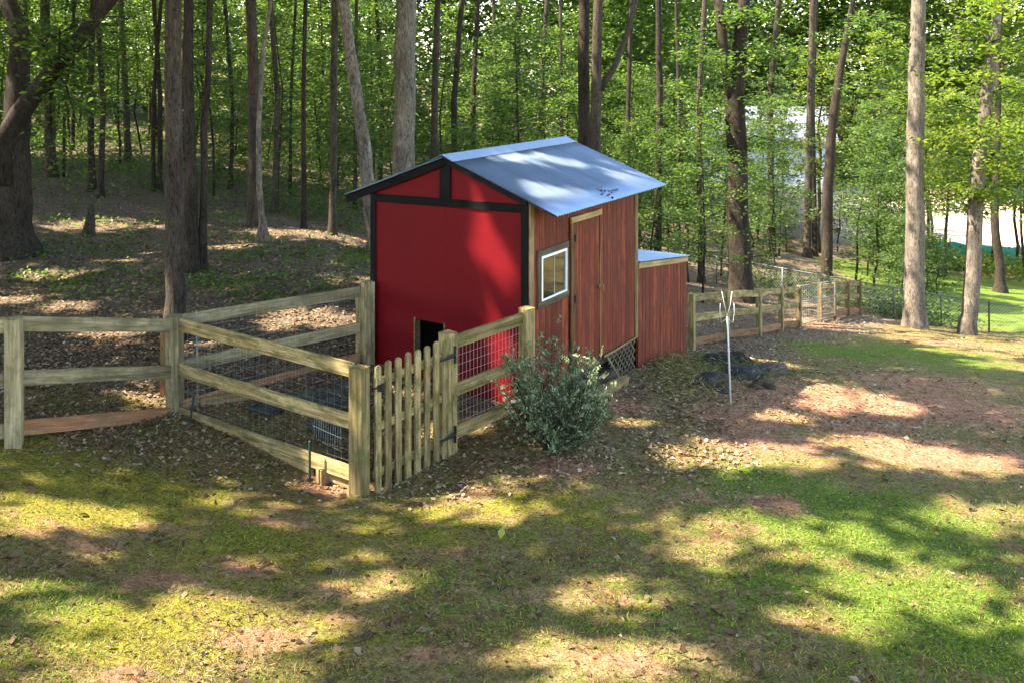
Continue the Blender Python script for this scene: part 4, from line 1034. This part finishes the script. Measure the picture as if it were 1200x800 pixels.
put(15, 780, 1060, 36, 52, VARD, 'dark leafy sapling in the thicket beyond the chain-link fence', 'thicket saplings beyond the fence', .7, 1.2, 1.7)
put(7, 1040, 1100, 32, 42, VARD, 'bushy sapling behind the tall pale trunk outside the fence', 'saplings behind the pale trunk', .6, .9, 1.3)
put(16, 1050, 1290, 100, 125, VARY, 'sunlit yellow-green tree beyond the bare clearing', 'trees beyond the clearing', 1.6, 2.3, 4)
EDGE = []
for i in range(4):
    tm, lm = sapling_meshes(340 + i, [9.5, 11, 10, 12][i], [3.0, 3.3, 2.8, 3.4][i], 34, 150, .17, zlow=.36, tr_r=.10)
    tm.materials.append(BARK_M); lm.materials.append(G_YEL); EDGE.append(((tm, lm), 10))
EDGE = EDGE * 2
put(12, 1030, 1290, 46, 56, EDGE, 'tall sunlit edge tree with yellow-green leaves outside the chain-link fence', 'sunlit edge trees', .9, 1.1, 3)
put(11, 860, 1080, 36, 50, EDGE, 'tall leafy edge tree rising above the dark thicket', 'edge trees above the thicket', .85, 1.1, 2.6)
# low branches with leaves hanging into the picture: on the big left tree and the pale leaning trunk
def sprays(o, base, items, leafL, per, mat, seed, name='low_branch'):
    rr = random.Random(seed); r = np.random.default_rng(seed)
    for k, (p0, p1) in enumerate(items):
        m = MB(); a = Vector(p0) - base; b = Vector(p1) - base; mid = a.lerp(b, .5) + Vector((0, 0, .25))
        m.tube([a, mid, b], [.03, .018, .005], 5)
        br = link(name, m.mesh(name, True), BARK_D, o)
        ln = (b - a).length; q = r.random(per) ** .75; A, Mi, Bv = (np.array(list(v)) for v in (a, mid, b))
        base_ = (1 - q)[:, None] ** 2 * A + (2 * q * (1 - q))[:, None] * Mi + (q ** 2)[:, None] * Bv
        sd = np.cross(Bv - A, [0, 0, 1.0]); sd /= np.linalg.norm(sd)
        base_ = base_ + sd * (r.normal(0, .42, per) * (.3 + q))[:, None] + r.normal(0, .13, (per, 3)) + np.array([0, 0, -.10])
        d, nn = rand_dirs(per, .5, r); L = leafL * r.uniform(.7, 1.3, per)
        link('foliage', leaf_mesh('foliage', base_, d, nn, L, L * .55), mat, br)
o1, _, b1 = TALL[0]
it = []
for (px, py, dd) in ((150,60,-1.5),(110,110,-1.0),(70,30,-2),(160,20,0),(95,160,-.8),(40,60,-2.2),(60,190,.5),(130,140,.8),(20,20,-1.5)):
    it.append((at(60 + rnd.uniform(-15, 15), 90 + rnd.uniform(-40, 30), 17.5), at(px, py, 18 + dd)))
sprays(o1, b1, it, .14, 150, G_UNDER, 5)
o15, _, b15 = TALL[14]
it = []
for (px, py, dd) in ((1195,60,-2),(1120,90,-2.5),(1190,140,-3),(1110,170,-1.5),(1200,200,-2),(1105,215,0),(1185,20,-3),(1125,30,-1),(1215,110,0),(1090,130,1),(1165,225,-1),(1220,175,-2),(1100,60,2),(1150,10,-2),(1240,60,0),(1195,235,1),(1130,245,2),(1085,200,2)):
    it.append((at(1153 + rnd.uniform(-6, 10), py + 30 - rnd.uniform(0, 60), 27), at(px, py, 27 + dd)))
sprays(o15, b15, it, .17, 260, G_YEL, 6)
o12, _, b12 = TALL[11]
it = []
for (px, py, dd) in ((820,60,-2),(910,50,-1),(800,110,0),(925,120,-2),(890,20,-2),(835,170,1),(905,165,0),(840,20,0),(950,70,0),(790,40,1)):
    it.append((at(864 + rnd.uniform(-8, 8), py + rnd.uniform(-10, 40), 29), at(px, py, 29 + dd)))
sprays(o12, b12, it, .16, 240, G_UNDER, 8)
o14, _, b14 = TALL[13]
it = []
for (px, py, dd) in ((1000,20,1),(1020,90,2),(1010,150,3),(1040,60,2),(985,100,3),(1030,190,3),(960,40,3)):
    it.append((at(1074, py + rnd.uniform(-20, 30), 27.2), at(px, py, 27 + dd)))
sprays(o14, b14, it, .16, 240, G_UNDER, 9)

# --- the far wood, one mass of leaves
r = np.random.default_rng(21)
def wood(n, x0, x1, y0, y1, hgt, name, label, mat, leaf):
    ncl_ = n // 40; x = r.uniform(x0, x1, ncl_); y = r.uniform(y0, y1, ncl_); z = H(x, y) + hgt * r.random(ncl_) ** .9 + .3
    C = np.repeat(np.stack([x, y, z], 1), 40, 0) + r.normal(0, 1, (ncl_ * 40, 3)) * np.array([1.3, 1.3, .6])
    d, nn = rand_dirs(len(C), .6, r); L = leaf * r.uniform(.7, 1.3, len(C))
    o = link(name, leaf_mesh(name, C, d, nn, L, L * .62), mat); tag(o, label, 'woods', kind='stuff'); return o
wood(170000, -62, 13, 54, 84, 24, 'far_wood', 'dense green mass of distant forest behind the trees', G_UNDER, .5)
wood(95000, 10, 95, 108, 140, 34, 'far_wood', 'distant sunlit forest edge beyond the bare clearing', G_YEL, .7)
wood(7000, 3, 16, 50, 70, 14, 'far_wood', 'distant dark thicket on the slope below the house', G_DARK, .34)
wood(70000, 6, 52, 93, 107, 27, 'far_wood', 'distant green forest rising behind the pale house', G_UNDER, .6)
# low brush along the outside of the chain-link fence and at the wood's edge
def brush(pts, n, hgt, leaf, mat, name, label, seed, sp_=.35):
    r = np.random.default_rng(seed); C = []
    for p in pts:
        k = n // len(pts); q = r.normal(0, sp_, (k, 3)); q[:, 2] = np.abs(r.normal(0, hgt * .5, k)); c = np.array(list(p)) + q
        C.append(c)
    C = np.concatenate(C); d, nn = rand_dirs(len(C), .6, r); L = leaf * r.uniform(.6, 1.3, len(C))
    o = link(name, leaf_mesh(name, C, d, nn, L, L * .55), mat); tag(o, label, 'brush', kind='stuff'); return o
bp_ = []
for i in range(46):
    t = r.random(); A = cl_pts[1].lerp(cl_pts[2], t) if r.random() < .6 else cl_pts[2].lerp(cl_pts[4], t * .75)
    x, y = A.x + r.normal(.8, .8), A.y + abs(r.normal(1.2, .8)); bp_.append((x, y, h1(x, y)))
brush(bp_, 9000, .9, .11, G_DARK, 'fence_brush', 'dark green brush grown up against the chain-link fence', 31, .5)
bp_ = []
for i in range(330):
    d = r.uniform(25, 46); x = (r.uniform(-30, 440) - 600) / F * d; bp_.append((x, d, h1(x, d)))
brush(bp_, 26000, .8, .12, G_UNDER, 'woodland_brush', 'low green seedlings and brush along the edge of the woods', 32, .55)
bp_ = []
for i in range(60):
    d = r.uniform(48, 57); x = (r.uniform(1040, 1260) - 600) / F * d; bp_.append((x, d, h1(x, d)))
brush(bp_, 6000, .8, .22, G_YEL, 'lawn_edge_brush', 'sunny green brush between the lower lawn and the silt fence', 33, .8)
bp_ = []
for i in range(90):
    q = ground_at(r.uniform(0, 430), r.uniform(240, 350)); bp_.append(q)
brush(bp_, 4200, .10, .09, G_UNDER, 'forest_seedlings', 'scattered green seedlings on the brown forest floor', 34, .3)

# --- teal silt fence, house far below
sf = empty('silt_fence', at(1180, 300, 58)); tag(sf, 'teal fabric silt fence at the edge of the pale clearing', 'fence')
A = at(1085, 316, 57); B = at(1300, 306, 59); m = MB(); vs = []; fs = []
for k in range(41):
    p = A.lerp(B, k / 40) - sf.location; g = h1(p.x + sf.location.x, p.y + sf.location.y) - sf.location.z
    vs += [(p.x, p.y + .05 * math.sin(k * 2.1), g - .1), (p.x, p.y + .03 * math.cos(k), g + .95 + .05 * math.sin(k * 1.3))]
    if k: fs.append((2*k-2, 2*k, 2*k+1, 2*k-1))
m.add(vs, fs); o = link('fabric', m.mesh('fabric'), TEAL, sf); o.modifiers.new('t', 'SOLIDIFY').thickness = .02
for k in range(0, 41, 5):
    p = A.lerp(B, k / 40) - sf.location; g = h1(p.x + sf.location.x, p.y + sf.location.y) - sf.location.z
    link('stake', MB().box(p.x - .03, p.x + .03, p.y - .1, p.y - .04, g - .3, g + 1.15).mesh('stake'), W_PINE, sf)
hx, hy = 22.5, 86; hz = h1(hx, hy)
hs = empty('house', (hx, hy, hz), -.15); tag(hs, 'pale grey-blue house glimpsed through the trees below the yard', 'house')
link('wall', MB().box(-6, 6, 0, 8, -1, 4.4).mesh('wall'), HOUSEW, hs)
rf = link('roof', MB().prism([(-.6, 4.4), (4, 7.2), (8.6, 4.4), (8.6, 4.2), (4, 7.0), (-.6, 4.2)], 'x', -6.5, 6.5).mesh('roof'), HOUSER, hs)
for x in (-4, -1.2, 1.8, 4.4):
    wd_ = link('window', MB().box(x - .6, x + .6, -.06, -.005, 1.2, 2.8).mesh('window'), WHITE, hs)
    link('pane', MB().box(x - .5, x + .5, -.08, -.062, 1.3, 2.7).mesh('pane'), INNER, wd_)
for k in range(18): link('siding_course', MB().box(-6.01, 6.01, -.03, -.003, -.2 + k * .25, -.02 + k * .25).mesh('siding_course'), HOUSEW, hs)

# --- the bush in front of the gate fence
bb = ground_at(655, 526); bush = empty('bush', bb); tag(bush, 'feathery grey-green bush growing in front of the shed corner', 'bush')
r = np.random.default_rng(41); rr = random.Random(41); m = MB(); CC = []; DD = []
for k in range(135):
    az = rr.random() * 6.283; out = rr.random() ** .7; hgt = rr.uniform(.55, 1.22) * (1 - .25 * out)
    if rr.random() < .12: hgt *= 1.14
    base = Vector((math.cos(az) * .10 * rr.random(), math.sin(az) * .10 * rr.random(), -.05))
    tip = Vector((math.cos(az) * (.22 + .50 * out) - .02, math.sin(az) * (.20 + .42 * out), hgt))
    if k % 5 == 0: tip.z *= .45
    mid = base.lerp(tip, .5) + Vector((math.cos(az) * .06, math.sin(az) * .06, .04))
    m.tube([base, mid, tip], [.010, .006, .002], 4, cap=False)
    for j in range(11):
        t = .10 + .90 * (j + rr.random()) / 11; p = (base * (1 - t) ** 2 + mid * 2 * t * (1 - t) + tip * t ** 2)
        sd = Vector((rr.uniform(-1, 1), rr.uniform(-1, 1), rr.uniform(.0, 1.0))).normalized(); ln = rr.uniform(.07, .17)
        for q in range(9):
            u = (q + .5) / 9; c = p + sd * ln * u; lat_ = sd.orthogonal().normalized() * (1 if q % 2 else -1); lat_.rotate(Quaternion(sd, az + j))
            CC.append(tuple(c + lat_ * .013)); DD.append(tuple((lat_ + sd * .6).normalized()))
CC = np.array(CC); DD = np.array(DD); n = len(CC); nn = np.stack([r.normal(0, .6, n), r.normal(-.2, .6, n), np.ones(n)], 1)
L = .042 * r.uniform(.7, 1.3, n)
link('stem', m.mesh('stem'), BARK_M, bush); link('foliage', leaf_mesh('foliage', CC, DD, nn, L, L * .5), G_BUSH, bush)

# ------------------------------------------------------------------ ground scatter
r = np.random.default_rng(51)
def scatter(n, d0, d1, pxa=-40, pxb=1240):
    u = r.random(n); d = 1 / (1 / d0 + (1 / d1 - 1 / d0) * u); px = r.uniform(pxa, pxb, n); return (px - 600) / F * d, d
def on_shed(x, y):
    c, s_ = math.cos(-SYAW), math.sin(-SYAW); X = (x - SH.x) * c - (y - SH.y) * s_; Y = (x - SH.x) * s_ + (y - SH.y) * c
    return (X > -SW - .05) & (X < .04) & (Y > -.04) & (Y < SL + 1.95)
def blades(n, d0, d1, name, label, mat, hgt, wd, prob, spread=.5):
    x, y = scatter(n, d0, d1); t, c, l, mo, sd = masks(x, y)
    k = (r.random(n) < prob(t, c, l, mo, x, y)) & ~on_shed(x, y); x, y = x[k], y[k]; n = len(x); z = H(x, y)
    L = hgt * r.uniform(.5, 1.5, n); D = np.stack([r.normal(0, spread, n), r.normal(0, spread, n), np.ones(n) * .8], 1)
    Dn = D / np.linalg.norm(D, axis=1, keepdims=True); C = np.stack([x, y, z], 1) + Dn * (L * .45)[:, None]
    nn = np.stack([r.normal(0, 1, n), r.normal(0, 1, n), r.normal(0, .3, n)], 1)
    o = link(name, leaf_mesh(name, C, D, nn, L, wd * r.uniform(.6, 1.3, n), .1), mat); tag(o, label, 'grass', kind='stuff'); return o
nz = lambda x, y, s, sd: fbm(x * s, y * s, sd, 3)
blades(170000, 5.0, 30, 'lawn_grass', 'short green grass and clover growing over the sunny lawn', G_GRASS, .035, .010,
       lambda t, c, l, m, x, y: np.clip((t * 1.05 + .10 * (1 - l) + (nz(x, y, 1.4, 61) - .5) * 1.4) * .9 - c * .7, 0, .85), 1.2)
blades(140000, 5.0, 20, 'dry_grass', 'thin straw-coloured dry grass between the moss patches', G_DRY, .05, .005,
       lambda t, c, l, m, x, y: np.clip(.42 + (nz(x, y, 1.8, 71) - .5) * 1.5 - t * .3 - c * .4, 0, .9), 1.5)
def litter(n, d0, d1, name, label, size, prob, mat=None):
    x, y = scatter(n, d0, d1); t, c, l, mo, sd = masks(x, y)
    k = (r.random(n) < prob(t, c, l, mo, x, y)) & ~on_shed(x, y) & (sd < .3); x, y = x[k], y[k]; n = len(x); z = H(x, y) + .008 + r.random(n) * .015
    d, nn = rand_dirs(n, .38, r); d[:, 2] = r.normal(0, .22, n); L = size * r.uniform(.5, 1.35, n)
    o = link(name, leaf_mesh(name, np.stack([x, y, z], 1), d, nn, L, L * r.uniform(.4, .75, n), r.uniform(-.05, .35, n)[:, None]), mat or G_LITTER); tag(o, label, 'leaves', kind='stuff'); return o
litter(120000, 9.0, 32, 'leaf_litter', 'brown dead leaves covering the forest floor and the pen', .058, lambda t, c, l, m, x, y: np.clip(l * 1.2 * (.35 + nz(x, y, .9, 81)) - t * .35, 0, 1))
litter(6500, 5.0, 13, 'lawn_leaf_litter', 'brown dead leaves scattered in drifts over the mossy lawn', .052, lambda t, c, l, m, x, y: np.clip((nz(x, y, 1.1, 91) - .42) * 2.0, .04, 1) * .62, G_LITTER2)
litter(16000, 8.6, 13, 'twig_litter', 'dry twigs and leaf crumbs littering the ground near the fence', .045, lambda t, c, l, m, x, y: np.clip(l * .8 + c * .3, 0, .9))
litter(26000, 5.0, 13, 'leaf_crumbs', 'small dark leaf crumbs worked into the mossy lawn', .026, lambda t, c, l, m, x, y: np.clip((nz(x, y, 1.7, 95) - .35) * 1.8, .03, 1) * .8, G_CRUMB)
litter(2600, 5.0, 13, 'leaf_drift', 'larger curled brown leaves lying in drifts on the lawn', .085, lambda t, c, l, m, x, y: np.clip((nz(x, y, 1.3, 97) - .52) * 4.5, .03, 1) * .8, G_LITTER2)
# twigs
m = MB(); rr = random.Random(61)
for k in range(300):
    px = rr.uniform(-20, 1200); py = rr.uniform(300, 795) if k % 3 else rr.uniform(250, 420)
    d = min(30, max(5, 4.1 * F / max(1, py - HOR))); x = (px - 600) / F * d
    if bool(on_shed(np.array([x]), np.array([d]))[0]): continue
    z = h1(x, d) + .015; a = rr.random() * 6.28; ln = rr.uniform(.05, .16) if d < 11 else rr.uniform(.1, .4)
    e = Vector((math.cos(a) * ln, math.sin(a) * ln, 0)); p = Vector((x, d, z)); q = p + e * .5 + Vector((rr.uniform(-.03, .03), rr.uniform(-.03, .03), .02)); s_ = p + e; s_.z = h1(s_.x, s_.y) + .015
    m.tube([p, q, s_], [.004, .003, .0015], 4, cap=False)
o = link('fallen_twigs', m.mesh('fallen_twigs'), DIRTWOOD); tag(o, 'thin fallen twigs scattered over yard and forest floor', 'twigs', kind='stuff')
G_DRYG = leaf_mat('weed_blade', [(0, (.06, .075, .02)), (.6, (.11, .12, .04)), (1, (.22, .19, .09))], trans=.3, rough=.7)
# straw and weeds on the heap by the lean-to
def heap(px, py, n, sx, sy, hgt, mat, name, label, seed, leaf):
    r = np.random.default_rng(seed); p = ground_at(px, py); x = p.x + r.normal(0, sx, n); y = p.y + r.normal(0, sy, n)
    k = ~on_shed(x, y); x, y = x[k], y[k]; n = len(x); z = H(x, y) + np.abs(r.normal(0, hgt, n)) * np.exp(-((x - p.x) / sx) ** 2 * .5)
    d, nn = rand_dirs(n, .8, r); L = leaf * r.uniform(.5, 1.5, n)
    o = link(name, leaf_mesh(name, np.stack([x, y, z], 1), d, nn, L, L * .18, .1), mat); tag(o, label, 'debris', kind='stuff')
heap(800, 438, 4200, .45, .6, .07, G_DRY, 'yard_clippings', 'pale heap of dry clippings beside the lean-to wall', 71, .075)
heap(850, 432, 3000, .7, .6, .06, G_DRYG, 'heap_weeds', 'green weeds growing over the dark rock heap', 72, .08)
lv, ld = ROOFLEAF
o = link('roof_leaves', leaf_mesh('roof_leaves', lv, ld, np.tile([[.2, .1, 1.0]], (len(lv), 1)), .07, .04), G_CRUMB); o.matrix_world = SM; tag(o, 'few dead leaves caught near the tin roof eave', 'leaves', kind='stuff')
# one large yellow-green leaf on the lawn
p = ground_at(588, 628); o = link('fallen_leaf', leaf_mesh('fallen_leaf', np.array([[0, 0, .03]]), np.array([[.2, 1, .35]]), np.array([[.1, -.35, 1]]), .15, .07), G_YLEAF); o.location = p
tag(o, 'single large yellow-green leaf lying on the mossy lawn', 'leaf')
